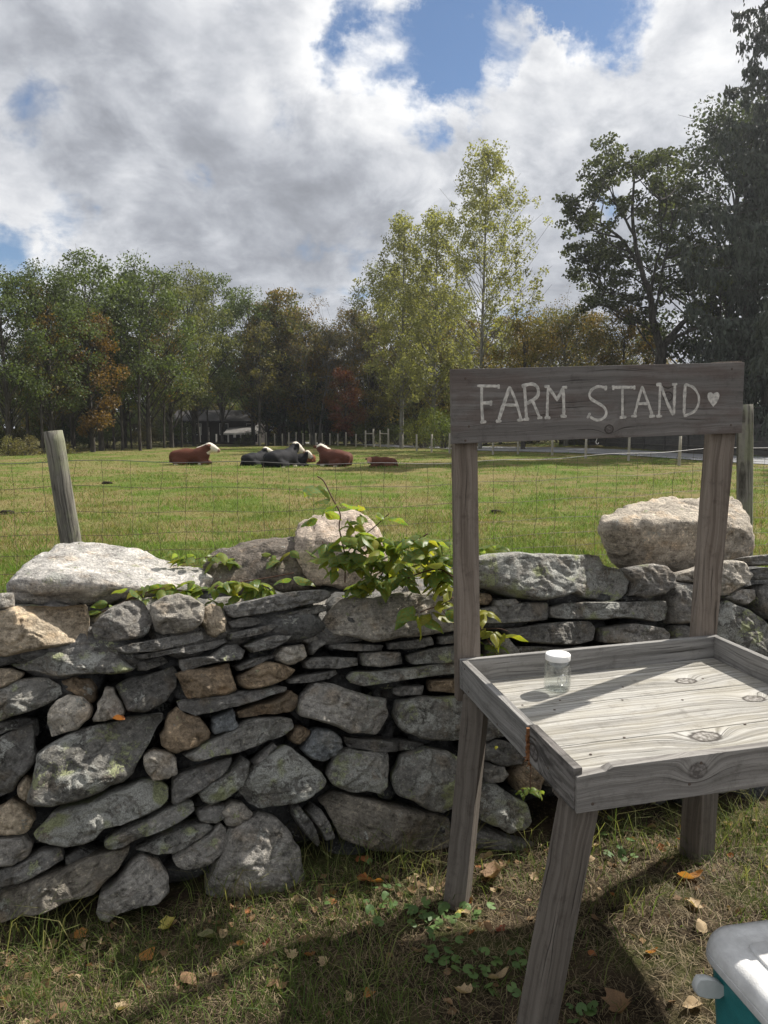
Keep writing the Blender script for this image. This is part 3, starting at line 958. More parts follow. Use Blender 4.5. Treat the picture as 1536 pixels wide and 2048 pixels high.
def resample(P, n):
    P = np.asarray(P, float)
    rj = random.Random(int(abs(P[0, 0] * 9173 + P[1, 1] * 7919) * 100))
    J = []
    mn = min(np.linalg.eigvalsh(np.cov(P.T))) ** .5 * 3.2
    ev = np.linalg.eigvalsh(np.cov(P.T))
    lim = .10 if ev[1] < 6 * ev[0] else .03
    for i in range(len(P)):
        a, b = P[i], P[(i + 1) % len(P)]
        e = b - a
        J += [a, a + e * rj.uniform(.35, .65) + np.array([-e[1], e[0]]) / (np.linalg.norm(e) + 1e-9) * max(-lim * mn, min(lim * mn, rj.gauss(0, .055) * np.linalg.norm(e)))]
    P = np.array(J)
    # one round of corner cutting, then even spacing
    Q = []
    for i in range(len(P)):
        a, b = P[i], P[(i + 1) % len(P)]
        Q += [a + (b - a) * 0.07, a + (b - a) * 0.93]
    Q = np.array(Q)
    seg = np.linalg.norm(np.roll(Q, -1, 0) - Q, axis=1)
    cum = np.concatenate([[0], np.cumsum(seg)])
    t = np.arange(n) / n * cum[-1]
    Q2 = np.vstack([Q, Q[:1]])
    return np.stack([np.interp(t, cum, Q2[:, k]) for k in (0, 1)], 1)


def poly_centroid(P):
    x, y = P[:, 0], P[:, 1]
    x2, y2 = np.roll(x, -1), np.roll(y, -1)
    c = x * y2 - x2 * y
    A = c.sum() / 2
    return np.array([((x + x2) * c).sum() / (6 * A), ((y + y2) * c).sum() / (6 * A)]), abs(A)


def make_stone(name, crop, tone, pts, back, parent, grow=0.98):
    ox, oy, sc = crop
    px = [(ox + a * sc, oy + b * sc) for a, b in pts]
    P3 = np.array([on_wall(a, b, back) for a, b in px])
    c3 = P3.mean(0)
    e = 0.15
    tx = unit([2 * e, yw(c3[0] + e) - yw(c3[0] - e), 0])
    up = unit(np.array([0, BATTER, 1.0]) - tx * np.dot([0, BATTER, 1.0], tx))
    nrm = np.cross(tx, up)      # towards the viewer
    UV = np.stack([(P3 - c3) @ tx, (P3 - c3) @ up], 1)
    N = 84
    R = resample(UV, N)
    cen, area = poly_centroid(R)
    size = math.sqrt(area)
    ext = R.max(0) - R.min(0)
    thin = min(ext) / max(ext)
    rnd = random.Random(int(abs(px[0][0] * 31 + px[0][1] * 17)))
    sx, sy, sz = rnd.uniform(0, 50), rnd.uniform(0, 50), rnd.uniform(0, 50)
    bulge = min(0.065, 0.17 * min(ext) + 0.012) * rnd.uniform(0.85, 1.3)
    mpx = sum(q[0] for q in px) / len(px)
    lit = (rnd.choice([.7, 1.25, 1.8])) if mpx < 500 else 0.4
    depth = min(0.34, 0.5 * size + 0.14)
    rr = min(0.16, 0.20 * min(ext) / size + 0.05)
    facets = []
    for k in range(rnd.randint(3, 5)):
        a = rnd.uniform(0, 2 * math.pi)
        s = rnd.uniform(0.15, 0.85)
        facets.append((math.cos(a) * s, math.sin(a) * s * (0.6 if thin < 0.35 else 1.0), rnd.uniform(0.10, 0.42) * size * s))
    facets.append((rnd.uniform(-0.5, 0.05) * lit, rnd.uniform(-.58, -.10) * lit, 0.0))
    # strata angle follows the long side
    dev = R - R.mean(0)
    w_, V_ = np.linalg.eigh(dev.T @ dev)
    ang = math.atan2(V_[1, 1], V_[0, 1])
    ca, sa = math.cos(ang), math.sin(ang)
    nin = int(min(26, max(7, 0.5 * max(ext) / 0.0085)))
    fr = list(np.linspace(0, .90, nin + 1)) + [.94, .965, .985, 1.0]
    verts = []

    def put(q, w, amp):
        p = np.array([q[0], q[1], w])
        n1 = mnoise.fractal(Vector((p[0] * 7 + sx, p[1] * 7 + sy, w * 7 + sz)), 0.8, 2.1, 3)
        n2 = mnoise.fractal(Vector((p[0] * 30 + sx, p[1] * 30 + sy, w * 30 + sz)), 0.7, 2.1, 3)
        al = -q[0] * sa + q[1] * ca
        st = mnoise.noise(Vector((sx, al * 85 + n1 * 1.0, sz))) if tone in 'sdul' else 0.0
        n3 = abs(mnoise.noise(Vector((p[0] * 14 + sy, p[1] * 14 + sz, sx))))
        dw = amp * (0.011 * n1 + 0.0075 * n2 - 0.010 * max(0.0, 0.16 - n3) / 0.16 + (0.0045 if tone in 'su' else 0.002) * st)
        verts.append(((q[0] * 1.0), q[1], w + dw))

    for s in fr[1:]:
        for i in range(N):
            j = 1 + 0.022 * mnoise.noise(Vector((R[i][0] * 22 + sx, R[i][1] * 22 + sy, sz))) + 0.018 * mnoise.noise(Vector((R[i][0] * 60 + sx, R[i][1] * 60 + sy, sz)))
            q = cen + (R[i] - cen) * s * j * grow
            w = min(a * (q[0] - cen[0]) + b * (q[1] - cen[1]) + c for a, b, c in facets)
            cl = 1.1 * bulge + 0.10 * size * lit
            w = max(-cl, min(cl, w * 0.95)) + bulge * 0.4
            rim = (1 - s) * 1.0
            rd = math.sqrt(max(0.0, 1 - (1 - min(rim / rr, 1.0)) ** 2))
            put(q, -0.035 + (w + 0.035) * rd, rd * 0.9 + 0.1)
    for s, w in ((0.985, -0.09), (0.93, -0.55 * depth), (0.80, -0.9 * depth), (0.45, -depth)):
        for i in range(N):
            q = cen + (R[i] - cen) * s * grow
            put(q, w, 0.5)
    nr = len(fr) - 1 + 4
    fcs = []
    for r in range(nr - 1):
        for i in range(N):
            a, b = r * N + i, r * N + (i + 1) % N
            fcs.append((a, a + N, b + N, b))
    w0 = float(np.mean([v[2] for v in verts[:N]]))
    verts.append((cen[0], cen[1], w0))
    verts.append((cen[0], cen[1], -depth))
    ci = nr * N
    # orientation of the traced outline decides winding
    sgn = np.sum(R[:, 0] * np.roll(R[:, 1], -1) - np.roll(R[:, 0], -1) * R[:, 1])
    for i in range(N):
        fcs.append((ci, i, (i + 1) % N))
        fcs.append((ci + 1, (nr - 1) * N + (i + 1) % N, (nr - 1) * N + i))
    if sgn < 0:
        fcs = [f[::-1] for f in fcs]
    verts = np.array(verts)
    # centre the object on its own local frame, x along the strata
    Rm = np.array([[ca, sa], [-sa, ca]])
    loc = verts.copy()
    loc[:, :2] = (verts[:, :2] - cen) @ Rm.T
    # local axes: strata normal -> local z, face normal -> local -y
    L = np.stack([loc[:, 0], -loc[:, 2], loc[:, 1]], 1)
    lx = tx * ca + up * sa
    lz = -tx * sa + up * ca
    o3 = c3 + tx * cen[0] + up * cen[1]
    t = np.array(TONES[tone]) * rnd.uniform(0.8, 1.22) * 1.42 * np.array([1.03, 1.0, .955])
    li = LICHEN[tone] * rnd.uniform(0.75, 1.2)
    me = mesh(name, L, fcs, M_STONE, True)
    return link(name, me, parent, mat=frame(o3, lx, -nrm, lz), color=(*t, li))


for crop, tone, pts, back in STONES:
    make_stone('stone', crop, tone, pts, back, wall)

# rubble that fills the heart of the wall, seen only in the gaps; dark colour stands in for their shade
ico = bmesh.new()
bmesh.ops.create_icosphere(ico, subdivisions=2, radius=1)
icov = np.array([v.co[:] for v in ico.verts])
icof = np.array([[v.index for v in f.verts] for f in ico.faces])
ico.free()
rng = np.random.default_rng(5)
rvs, rfs, nb = [], [], 0
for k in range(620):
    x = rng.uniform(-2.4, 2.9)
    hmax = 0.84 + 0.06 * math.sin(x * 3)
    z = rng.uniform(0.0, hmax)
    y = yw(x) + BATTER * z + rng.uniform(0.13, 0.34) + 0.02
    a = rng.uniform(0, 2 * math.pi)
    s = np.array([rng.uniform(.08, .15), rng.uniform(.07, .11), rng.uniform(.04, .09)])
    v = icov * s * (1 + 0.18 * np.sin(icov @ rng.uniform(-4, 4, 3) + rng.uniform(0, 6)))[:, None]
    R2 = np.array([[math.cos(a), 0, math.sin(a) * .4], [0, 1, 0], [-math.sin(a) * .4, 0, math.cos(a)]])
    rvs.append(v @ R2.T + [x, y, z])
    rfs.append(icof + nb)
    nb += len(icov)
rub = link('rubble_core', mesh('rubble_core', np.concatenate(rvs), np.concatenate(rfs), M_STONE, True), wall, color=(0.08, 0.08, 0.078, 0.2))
rub['kind'] = 'stuff'
core = MB()  # dark sheet core, added to block light coming through the wall
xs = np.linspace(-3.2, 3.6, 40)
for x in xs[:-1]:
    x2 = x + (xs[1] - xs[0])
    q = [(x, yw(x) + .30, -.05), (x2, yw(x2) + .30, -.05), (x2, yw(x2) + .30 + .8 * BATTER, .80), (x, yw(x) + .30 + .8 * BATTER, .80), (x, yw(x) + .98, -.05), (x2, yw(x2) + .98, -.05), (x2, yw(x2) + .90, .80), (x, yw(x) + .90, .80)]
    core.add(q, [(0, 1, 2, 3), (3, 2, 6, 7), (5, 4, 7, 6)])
link('light_block_core', core.me('light_block_core', M_STONE), wall, color=(0.06, 0.058, 0.055, 0.1))
# rear course and top packing that carry the boulders
rng = np.random.default_rng(8)
for k in range(150):
    x = rng.uniform(-2.3, 2.9)
    y = yw(x) + rng.uniform(0.36, 0.92)
    if k >= 70:
        x = rng.uniform(-2.0, .25)
        y = yw(x) + rng.uniform(.36, .74)
    z = rng.uniform(0.80, 0.885) if y < yw(x) + .74 else rng.uniform(0.55, 0.86)
    s = np.array([rng.uniform(.10, .22), rng.uniform(.09, .16), rng.uniform(.05, .09)])
    v = icov * s * (1 + 0.16 * np.sin(icov @ rng.uniform(-4, 4, 3) + rng.uniform(0, 6)))[:, None]
    t = rng.choice(['s', 'g', 'd', 'c'])
    link('stone', mesh('stone', v, icof, M_STONE, True), wall, loc=(x, y, z), color=(*TONES[t], LICHEN[t]))


def boulder(name, pts, color, label, seed, vox=0.016, round_=0.03, amp=1.0, strata=0.0, group=None):
    P = np.array([at_y(a, b, y + .14) if abs(a) > 3.9 else (a, y + .14, b) for a, b, y in pts])
    bm = bmesh.new()
    for p in P:
        bm.verts.new(p)
    r = bmesh.ops.convex_hull(bm, input=list(bm.verts))
    bmesh.ops.recalc_face_normals(bm, faces=bm.faces)
    pl = np.array([(*f.normal, f.normal.dot(f.verts[0].co)) for f in bm.faces])
    bm.free()
    lo, hi = P.min(0) - .08, P.max(0) + .08
    c = P.mean(0)

    def f(q):
        d = q @ pl[:, :3].T - pl[:, 3]
        m = d.max(1)
        return m + round_ * 0.6 * np.log(np.exp((d - m[:, None]) / (round_ * 0.6)).sum(1)) - round_ * 0.35 - 0.022
    V, F = surface_nets(f, lo, hi, vox)
    # displace along smooth normals
    me = mesh(name, V, F, M_STONE, True)
    nr = np.array([v.normal[:] for v in me.vertices])
    o = Vector((seed * 3.1, seed * 1.7, seed * 2.3))
    D = np.empty(len(V))
    for i, p in enumerate(V):
        q = Vector(p)
        a = mnoise.fractal(q * 3.2 + o, 0.8, 2.1, 3)
        b = mnoise.fractal(q * 13 + o, 0.7, 2.1, 4)
        rdg = abs(mnoise.noise(q * 5.5 + o * 2))
        s = mnoise.noise(Vector((p[0] * 3, p[1] * 3, p[2] * 42 + a * 2)) + o) if strata else 0
        D[i] = amp * (0.022 * a + 0.0095 * b - 0.012 * max(0, 0.10 - rdg) * 10 + strata * 0.006 * s)
    V2 = V + nr * D[:, None] - c
    me.vertices.foreach_set('co', V2.astype(np.float32).ravel())
    me.update()
    o_ = link(name, me, None, loc=c, color=color)
    return tag(o_, label, 'boulder', group)


boulder('boulder', [(25, 1216, 2.66), (182, 1208, 2.71), (290, 1188, 2.76), (22, 1155, 2.58), (60, 1128, 2.72), (150, 1163, 2.59), (246, 1172, 2.62), (335, 1182, 2.70),
                    (130, 1080, 3.10), (175, 1075, 3.14), (270, 1106, 3.10), (350, 1121, 3.06), (440, 1147, 3.00), (430, 1166, 2.86), (370, 1184, 2.76),
                    (-1.15, .96, 3.05), (-.75, .95, 3.05), (-1.3, .96, 2.75)], (0.50, 0.475, 0.44, 0.30), 'flat sloping pale boulder with dark front edge lying on the left end of the wall', 3, strata=0.5)
boulder('boulder', [(586, 1076, 2.98), (592, 1057, 3.05), (622, 1027, 3.16), (680, 1017, 3.2), (715, 1022, 3.2), (745, 1050, 3.16), (754, 1086, 3.1), (748, 1160, 3.0), (680, 1178, 2.92), (615, 1172, 2.92),
                    (600, 1138, 2.92), (700, 1100, 2.93), (640, 1075, 2.94), (-.2, 1.0, 3.25), (-.02, 1.0, 3.25), (-.3, 1.0, 3.2)], (0.52, 0.43, 0.35, 0.14),
        'pinkish upright boulder rising behind the leafy vine on the wall', 7, amp=1.25)
boulder('boulder', [(1196, 1039, 3.32), (1260, 1007, 3.66), (1405, 995, 3.78), (1455, 999, 3.78), (1481, 1025, 3.62), (1227, 1057, 3.22), (1330, 1043, 3.24), (1405, 1036, 3.28), (1494, 1058, 3.42),
                    (1214, 1107, 3.38), (1250, 1134, 3.38), (1355, 1148, 3.38), (1455, 1126, 3.42), (1497, 1112, 3.50), (1200, 1075, 3.36), (1.3, 1.0, 3.75), (1.75, 1.0, 3.8)],
        (0.44, 0.385, 0.315, 0.15), 'large pale beige boulder sitting on the wall behind the right sign post', 12, amp=1.2)
boulder('boulder', [(405, 1112, 2.98), (501, 1091, 3.02), (556, 1083, 3.02), (613, 1098, 3.0), (616, 1118, 2.98), (606, 1152, 2.92), (501, 1160, 2.86), (456, 1184, 2.84), (430, 1190, 2.88),
                    (600, 1175, 2.9), (-.55, .9, 3.15), (-.2, .9, 3.15), (-.6, 1.08, 3.2), (-.25, 1.1, 3.2)], (0.165, 0.140, 0.115, 0.2),
        'long dark brown rock between the flat pale boulder and the pinkish one', 17, strata=0.8)

# ------------------------------------------------------------------ wire fence along the pasture
fl = np.array([at_y(118, 1000, 4.1)[:2], at_y(1490, 1000, 5.3)[:2]])
fdir = unit(np.append(fl[1] - fl[0], 0))[:2]


def fence_pt(s):
    return fl[0] + fdir * s


FL = float(np.linalg.norm(fl[1] - fl[0]))


def round_post(name, base, top, r, mat, n=14, rough=0.06, rings=14, seed=0):
    base, top = np.asarray(base, float), np.asarray(top, float)
    ax = unit(top - base)
    a = unit(np.cross(ax, [0, 1, 0.01]))
    b = np.cross(ax, a)
    L = np.linalg.norm(top - base)
    vs, fs = [], []
    for i in range(rings + 1):
        t = i / rings
        for k in range(n):
            th = 2 * math.pi * k / n
            rr = r * (1 + rough * mnoise.noise(Vector((math.cos(th) * 1.5 + seed, math.sin(th) * 1.5, t * L * 2))) + rough * 0.6 * mnoise.noise(Vector((th * 3, seed, t * L * 0.7))))
            rr *= (1.04 - 0.08 * t)
            if i == rings:
                rr *= 0.93
            vs.append((t * L + (-.004 if i == rings else 0) * 0, rr * math.cos(th), rr * math.sin(th)))
    for i in range(rings):
        for k in range(n):
            p, q = i * n + k, i * n + (k + 1) % n
            fs.append((p, q, q + n, p + n))
    fs.append(tuple(range(rings * n, rings * n + n)))
    return link(name, mesh(name, vs, fs, mat, True), mat=frame(base, ax, a, b))


b0 = np.append(fence_pt(0), 0) + [0.19, 0, -0.2]
t0 = at_y(106, 862, 4.1)
tag(round_post('fence_post', b0, t0, 0.054, M_POST, 18, 0.08, 30, 1), 'thick weathered round post leaning beside the flat pale boulder', 'fence post', 'posts of the near wire fence')
b1 = np.append(fence_pt(FL), 0) + [0.06, 0, -0.2]
t1 = at_y(1491, 809, 5.3)
tag(round_post('fence_post', b1, t1, 0.055, M_POST, 18, 0.08, 30, 5), 'thick weathered round post seen past the right end of the sign board', 'fence post', 'posts of the near wire fence')
wf = empty('wire_fence', (*fence_pt(FL / 2), 0), 'woven wire stock fence strung along the pasture behind the stone wall', 'wire fence')
rows = [1.425, 1.275, 1.135, 1.01, 0.90, 0.80, 0.71, 0.62]


def wire_pt(s, k):
    p = fence_pt(s)
    u = s / FL
    sag = -0.055 * math.sin(math.pi * min(max(u, 0), 1)) * (1 - k * 0.1)
    z = rows[k] * (1 - k * 0.0) + sag + 0.05 * u + 0.006 * math.sin(s * 2.1 + k * 1.3) + 0.006 * math.sin(s * 7.7 + k)
    return np.array([p[0], p[1] + 0.06 + 0.012 * math.sin(s * 3 + k), z])


for k in range(len(rows)):
    mb = MB()
    ss = np.linspace(-3.2, FL + 4.0, 150)
    mb.tube([wire_pt(s, k) for s in ss], 0.0014 if k else 0.0019, 4, False)
    link('line_wire', mb.me('line_wire', M_WIRE if k < 1 else M_WIRE_DARK), wf)
rw = random.Random(3)
s = -3.0
while s < FL + 3.6:
    mb = MB()
    j = [rw.gauss(0, 0.005) for _ in rows]
    if rw.random() < 0.25:
        j[0] += rw.uniform(-.06, .06)
    pts = []
    for k in range(len(rows)):
        q = wire_pt(s + j[k], k)
        pts.append(q)
        if k < len(rows) - 1:
            q2 = (wire_pt(s + j[k], k) + wire_pt(s + j[k + 1], k + 1)) / 2
            q2[0] += rw.gauss(0, .003)
            pts.append(q2)
    mb.tube(pts, 0.0011, 4, False)
    link('stay_wire', mb.me('stay_wire', M_WIRE_DARK), wf)
    s += 0.152 + rw.gauss(0, .006)

# far fence beside the road
far_posts = [(520.5, 892), (533, 891), (549.5, 891.5), (565, 891.5), (578, 892), (592, 891), (606, 891), (620, 891), (632, 892), (645, 891.5), (660, 892), (676, 892), (692, 893), (712, 894), (805, 898.5),
             (833.6, 902), (863, 903.6), (899, 905.5), (940, 907), (986, 908.5), (1036, 908.5), (1104.6, 911), (1171, 917), (1257, 921), (1358, 930.6), (1425, 936), (1560, 948)]
gate_posts = [(731, 895), (747, 895), (760, 894.5), (777, 896.5)]
fp_proto = MB()
ORD = 'first second third fourth fifth sixth seventh eighth ninth tenth eleventh twelfth thirteenth fourteenth fifteenth sixteenth seventeenth eighteenth nineteenth twentieth'.split() + ['twenty-' + q for q in 'first second third fourth fifth sixth seventh eighth ninth'.split()]
for (px, py) in far_posts + gate_posts:
    b = at_z(px, py, 0.0)
    hgt = 1.28 if (px, py) in far_posts else 1.62
    hgt += 0.08 * math.sin(px * 1.7)
    r = 0.072 if (px, py) in far_posts else 0.085
    ox = 0.02 * math.sin(px)
    gl = ('weathered round post of the far roadside fence, ' + ORD[far_posts.index((px, py))] + ' from the left') if (px, py) in far_posts else 'taller round gateway post in the far fence, ' + ORD[gate_posts.index((px, py))] + ' of four from the left'
    gr = 'posts of the far roadside fence' if (px, py) in far_posts else 'gateway posts of the far fence'
    o = round_post('fence_post', b + [0, 0, -.2], b + [ox, 0, hgt], r, M_FARPOST, 8, 0.05, 3, px)
    tag(o, gl, 'fence post', gr)
for (a, b_) in ((0, 1), (2, 3)):
    A, B = at_z(*gate_posts[a], 0), at_z(*gate_posts[b_], 0)
    mb = MB()
    mb.tube([A + [0, 0, 1.25], B + [0, 0, 1.25]], 0.05, 8)
    tag(link('brace_rail', mb.me('brace_rail', M_FARPOST)), ('round rail bracing the left pair of gateway posts', 'round rail bracing the right pair of gateway posts')[a // 2], 'fence rail', 'brace rails of the far gateway')
ffp = sorted(far_posts + gate_posts)
ffw = empty('wire_fence', at_z(900, 905, 0), 'thin wire strung between the far posts beside the road', 'wire fence')
for hh in (1.15, 0.9, 0.65, 0.4, 0.2):
    mb = MB()
    mb.tube([at_z(a, b, 0) + [0, -0.08, hh] for a, b in ffp], 0.005, 4, False)
    link('line_wire', mb.me('line_wire', M_WIRE_DARK), ffw)

# ------------------------------------------------------------------ farm stand
SC = 1.165
so = CO + SC * (np.array([0.22299, 2.11374, 0.93155]) - CO)


def rotm(ax, a):
    return np.array(Matrix.Rotation(a, 3, ax))


SM = rotm('Z', 0.2189) @ rotm('X', 0.0106) @ rotm('Y', -0.0239)
SW, SD, SH, ST = 0.8527 * SC, 0.7225 * SC, 0.089 * SC, 0.022
FLOORK = 0.069 * SC


def SP(u, v, k):
    return so + SM @ np.array([u, -v, -k])


stand = empty('farm_stand', (float(so[0] + .45), float(so[1] - .35), 0), 'grey weathered wooden farm stand with a tray table and hand painted sign above', 'farm stand')


def sbox(name, u0, u1, v0, v1, k0, k1, mat, bev=0.002, jit=0.0):
    j = lambda q: SP(*q)
    front = [j((u0, v1, k0)), j((u1, v1, k0)), j((u1, v1, k1)), j((u0, v1, k1))]
    back = [j((u0, v0, k0)), j((u1, v0, k0)), j((u1, v0, k1)), j((u0, v0, k1))]
    return hexa(name, front, back, mat, stand, bev)


def to_tray(px, py):
    """pixel on the tray floor -> (u, v)"""
    p = at_plane(px, py, SP(0, 0, FLOORK), SM @ np.array([0, 0, 1.0]))
    q = SM.T @ (p - so)
    return q[0], -q[1]


sbox('rim_board', -0.002, SW + 0.002, 0, ST, 0, SH, M_STAND)
brk = None
# left rim, split where the board has broken
pbr = at_plane(1062, 1450, SP(0, 0, 0), SM @ np.array([0, 0, 1.0]))
vb = float(-(SM.T @ (pbr - so))[1])
sbox('rim_board', 0, ST, ST + .001, vb - 0.004, 0.001, SH, M_STAND)
sbox('rim_board', 0, ST, vb + 0.010, SD - ST + 0.018, -0.004, SH - 0.003, M_DIRT_RIM)
sbox('rim_board', SW - ST, SW, ST + .001, SD - ST - .001, 0.0, SH, M_STAND)
# front rim, with its chipped left corner
cl = 0.085
ffq = [(0.004, SD + .004, 0.014), (cl * 0.9, SD + .004, 0.009), (cl * 1.15, SD + .004, 0.0), (SW, SD + .004, 0.0), (SW, SD + .004, SH), (0.004, SD + .004, SH)]
bbq = [(u, SD - ST + .022 * 0, k) for u, v, k in ffq]


def prism(name, F, B, mat, parent, bev=0.0015):
    F, B = np.array(F, float), np.array(B, float)
    n = len(F)
    c = np.concatenate([F, B]).mean(0)
    x = unit(SM @ np.array([1.0, 0, 0]))
    z = unit((F - B).mean(0))
    y = unit(np.cross(z, x))
    x = np.cross(y, z)
    P = np.concatenate([F, B]) - c
    L = np.stack([P @ x, P @ y, P @ z], 1)
    fs = [tuple(range(n))[::-1], tuple(range(n, 2 * n))] + [(i, (i + 1) % n, n + (i + 1) % n, n + i) for i in range(n)]
    me = mesh(name, L, fs, mat)
    bevel(me, bev)
    return link(name, me, parent, mat=frame(c, x, y, z))


M_FRONTRIM = wood_material('front_rim_wood', (0.30, 0.285, 0.265), (0.125, 0.115, 0.105), knots=[(-0.04, 0.0, 0.026, 0.022), (0.30, 0.012, 0.022, 0.018)], contrast=1.3, fy=85, ring=0.35)
prism('rim_board', [SP(*q) for q in ffq], [SP(*q) for q in bbq], M_FRONTRIM, stand)
# tray floor: three planks
s2 = to_tray(1230, 1398)[1]
s1 = to_tray(1300, 1470)[1]
vs_ = [ST, s2, s1, SD - ST]
KN = [[(1371, 1362, 1.0)], [(1508, 1397, 1.0)], [(1411, 1472, 1.25)]]
for i in range(3):
    v0, v1 = vs_[i] + .001, vs_[i + 1] - .001
    kn = []
    for (a, b, sc_) in KN[i]:
        u, v = to_tray(a, b)
        kn.append((u - SW / 2, (v0 + v1) / 2 - v, 0.036 * sc_, 0.026 * sc_))
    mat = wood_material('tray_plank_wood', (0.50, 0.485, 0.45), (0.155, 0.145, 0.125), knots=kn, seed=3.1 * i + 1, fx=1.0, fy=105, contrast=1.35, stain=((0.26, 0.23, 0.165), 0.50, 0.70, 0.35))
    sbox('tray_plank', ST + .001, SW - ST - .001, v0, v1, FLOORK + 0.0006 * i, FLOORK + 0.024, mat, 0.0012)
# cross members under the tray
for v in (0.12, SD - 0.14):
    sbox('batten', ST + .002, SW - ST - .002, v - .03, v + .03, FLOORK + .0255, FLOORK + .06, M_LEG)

# legs
zw = np.array([0, 0, 1.0])


def leg(top, bot, w, yaw, mat, name='leg', w2=None):
    top, bot = np.asarray(top, float), np.asarray(bot, float)
    w2 = w2 or w
    ax = unit(top - bot)
    x = unit(np.array([math.cos(yaw), math.sin(yaw), 0]) - ax * np.dot([math.cos(yaw), math.sin(yaw), 0], ax))
    y = np.cross(ax, x)
    q = lambda c, a, b: c + x * a * w / 2 + y * b * w2 / 2
    front = [q(top, -1, -1), q(top, 1, -1), q(bot, 1, -1), q(bot, -1, -1)]
    back = [q(top, -1, 1), q(top, 1, 1), q(bot, 1, 1), q(bot, -1, 1)]
    return hexa(name, front, back, mat, stand, 0.003)


K1 = FLOORK + 0.026
bl_b = at_z(913, 1806, 0)
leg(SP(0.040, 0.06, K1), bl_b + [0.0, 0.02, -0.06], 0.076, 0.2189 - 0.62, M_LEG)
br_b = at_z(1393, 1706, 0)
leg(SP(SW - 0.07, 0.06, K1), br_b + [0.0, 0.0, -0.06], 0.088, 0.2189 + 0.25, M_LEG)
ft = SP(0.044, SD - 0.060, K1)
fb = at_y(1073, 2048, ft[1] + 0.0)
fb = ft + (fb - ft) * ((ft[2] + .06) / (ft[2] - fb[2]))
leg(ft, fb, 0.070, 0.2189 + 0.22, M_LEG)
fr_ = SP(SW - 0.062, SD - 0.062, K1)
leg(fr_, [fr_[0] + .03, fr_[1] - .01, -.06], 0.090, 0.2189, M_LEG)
# uprights behind the far rim, and the sign nailed to their faces
pn = SM @ np.array([0, 1.0, 0])      # away from the viewer
pn = unit([pn[0], pn[1], 0])
RB = SP(0, 0, 0) + pn * 0.003        # plane just behind the far rim


def upright(pxs, kbot):
    """front-face pixels (top-left, top-right, bottom-right, bottom-left)"""
    F = [at_plane(a, b, RB, pn) for a, b in pxs]
    F[2] = F[2] + (F[2] - F[1]) * kbot
    F[3] = F[3] + (F[3] - F[0]) * kbot
    B = [p + pn * 0.040 for p in F]
    return hexa('upright', F, B, M_UPRIGHT, stand, 0.002)


upright([(908, 740), (953, 740), (961, 1310), (915, 1316)], 0.16)
upright([(1434, 724), (1485, 722), (1434, 1268), (1392, 1272)], 0.16)
# sign board
SB = RB - pn * 0.0005
TH = 0.022
SF = SB - pn * TH
sq = [(903, 738.5), (1489.5, 724.5), (1484, 866), (905, 888)]
sfr = [at_plane(a, b, SF, pn) for a, b in sq]
sbk = [p + pn * TH for p in sfr]
sc_c = (np.array(sfr + sbk)).mean(0)
sx_ = unit(sfr[1] - sfr[0])
sz_ = unit(np.cross(sx_, sfr[0] - sfr[3]))
sy_ = np.cross(sz_, sx_)
kp = []
for (a, b, r) in ((1218, 858, .017), (1336, 793, .019)):
    p = at_plane(a, b, SF, pn) - sc_c
    kp.append((float(p @ sx_), float(p @ sy_), r, r * .9))
M_SIGN2 = wood_material('sign_board_wood', (0.225, 0.210, 0.198), (0.115, 0.105, 0.098), knots=kp, fx=1.0, fy=60, contrast=1.1, stain=((0.105, 0.070, 0.058), 0.52, 0.70, 0.45))
sign = hexa('sign_board', sfr, sbk, M_SIGN2, stand, 0.0018)
# letters: brush strokes lying on the board
E1 = (920, 720, .1953)
F1 = (1200, 700, .21875)
LET = [
    ('F', E1, [[(175, 265), (390, 268)], [(393, 250), (396, 295)], [(222, 268), (222, 450), (233, 632)], [(225, 440), (312, 440)], [(316, 415), (316, 470)], [(206, 636), (268, 632)]]),
    ('A', E1, [[(395, 620), (452, 440), (510, 272)], [(508, 272), (575, 430), (625, 612)], [(450, 460), (590, 463)], [(366, 626), (425, 626)], [(582, 618), (650, 612)]]),
    ('R', E1, [[(660, 268), (672, 440), (680, 605)], [(632, 272), (680, 255), (740, 247), (785, 270), (803, 315), (795, 365), (755, 405), (680, 448)], [(745, 422), (790, 530), (815, 590)], [(652, 609), (708, 604)], [(790, 596), (842, 590)]]),
    ('M', E1, [[(862, 271), (918, 272)], [(903, 275), (895, 430), (893, 590)], [(908, 282), (995, 408), (1055, 285)], [(1043, 283), (1098, 278)], [(1056, 288), (1062, 450), (1062, 570)], [(865, 593), (925, 592)], [(1028, 573), (1092, 578)]]),
    ('S', E1, [[(1495, 262), (1488, 312)], [(1490, 285), (1420, 272), (1355, 300), (1325, 355), (1345, 400), (1410, 440), (1470, 480), (1497, 530), (1485, 580), (1435, 612), (1385, 612), (1330, 580)], [(1333, 543), (1302, 598)]]),
    ('T', F1, [[(120, 342), (315, 340)], [(120, 322), (123, 366)], [(312, 324), (316, 362)], [(205, 345), (205, 480), (205, 612)], [(178, 619), (240, 612)]]),
    ('A', F1, [[(315, 602), (350, 460), (386, 332)], [(384, 332), (435, 470), (480, 602)], [(345, 490), (435, 490)], [(284, 607), (338, 604)], [(448, 606), (504, 604)]]),
    ('N', F1, [[(514, 318), (562, 313)], [(548, 322), (545, 460), (540, 602)], [(555, 325), (610, 470), (668, 598)], [(685, 318), (680, 460), (672, 595)], [(658, 315), (705, 312)], [(514, 605), (567, 605)]]),
    ('D', F1, [[(780, 312), (772, 450), (768, 592)], [(778, 312), (850, 342), (893, 400), (905, 450), (895, 510), (860, 562), (790, 597), (764, 597)]]),
]
HEART = [(1035, 522), (1010, 490), (988, 455), (979, 420), (988, 393), (1003, 385), (1020, 388), (1034, 402), (1050, 390), (1068, 384), (1085, 390), (1095, 412), (1088, 445), (1068, 485)]
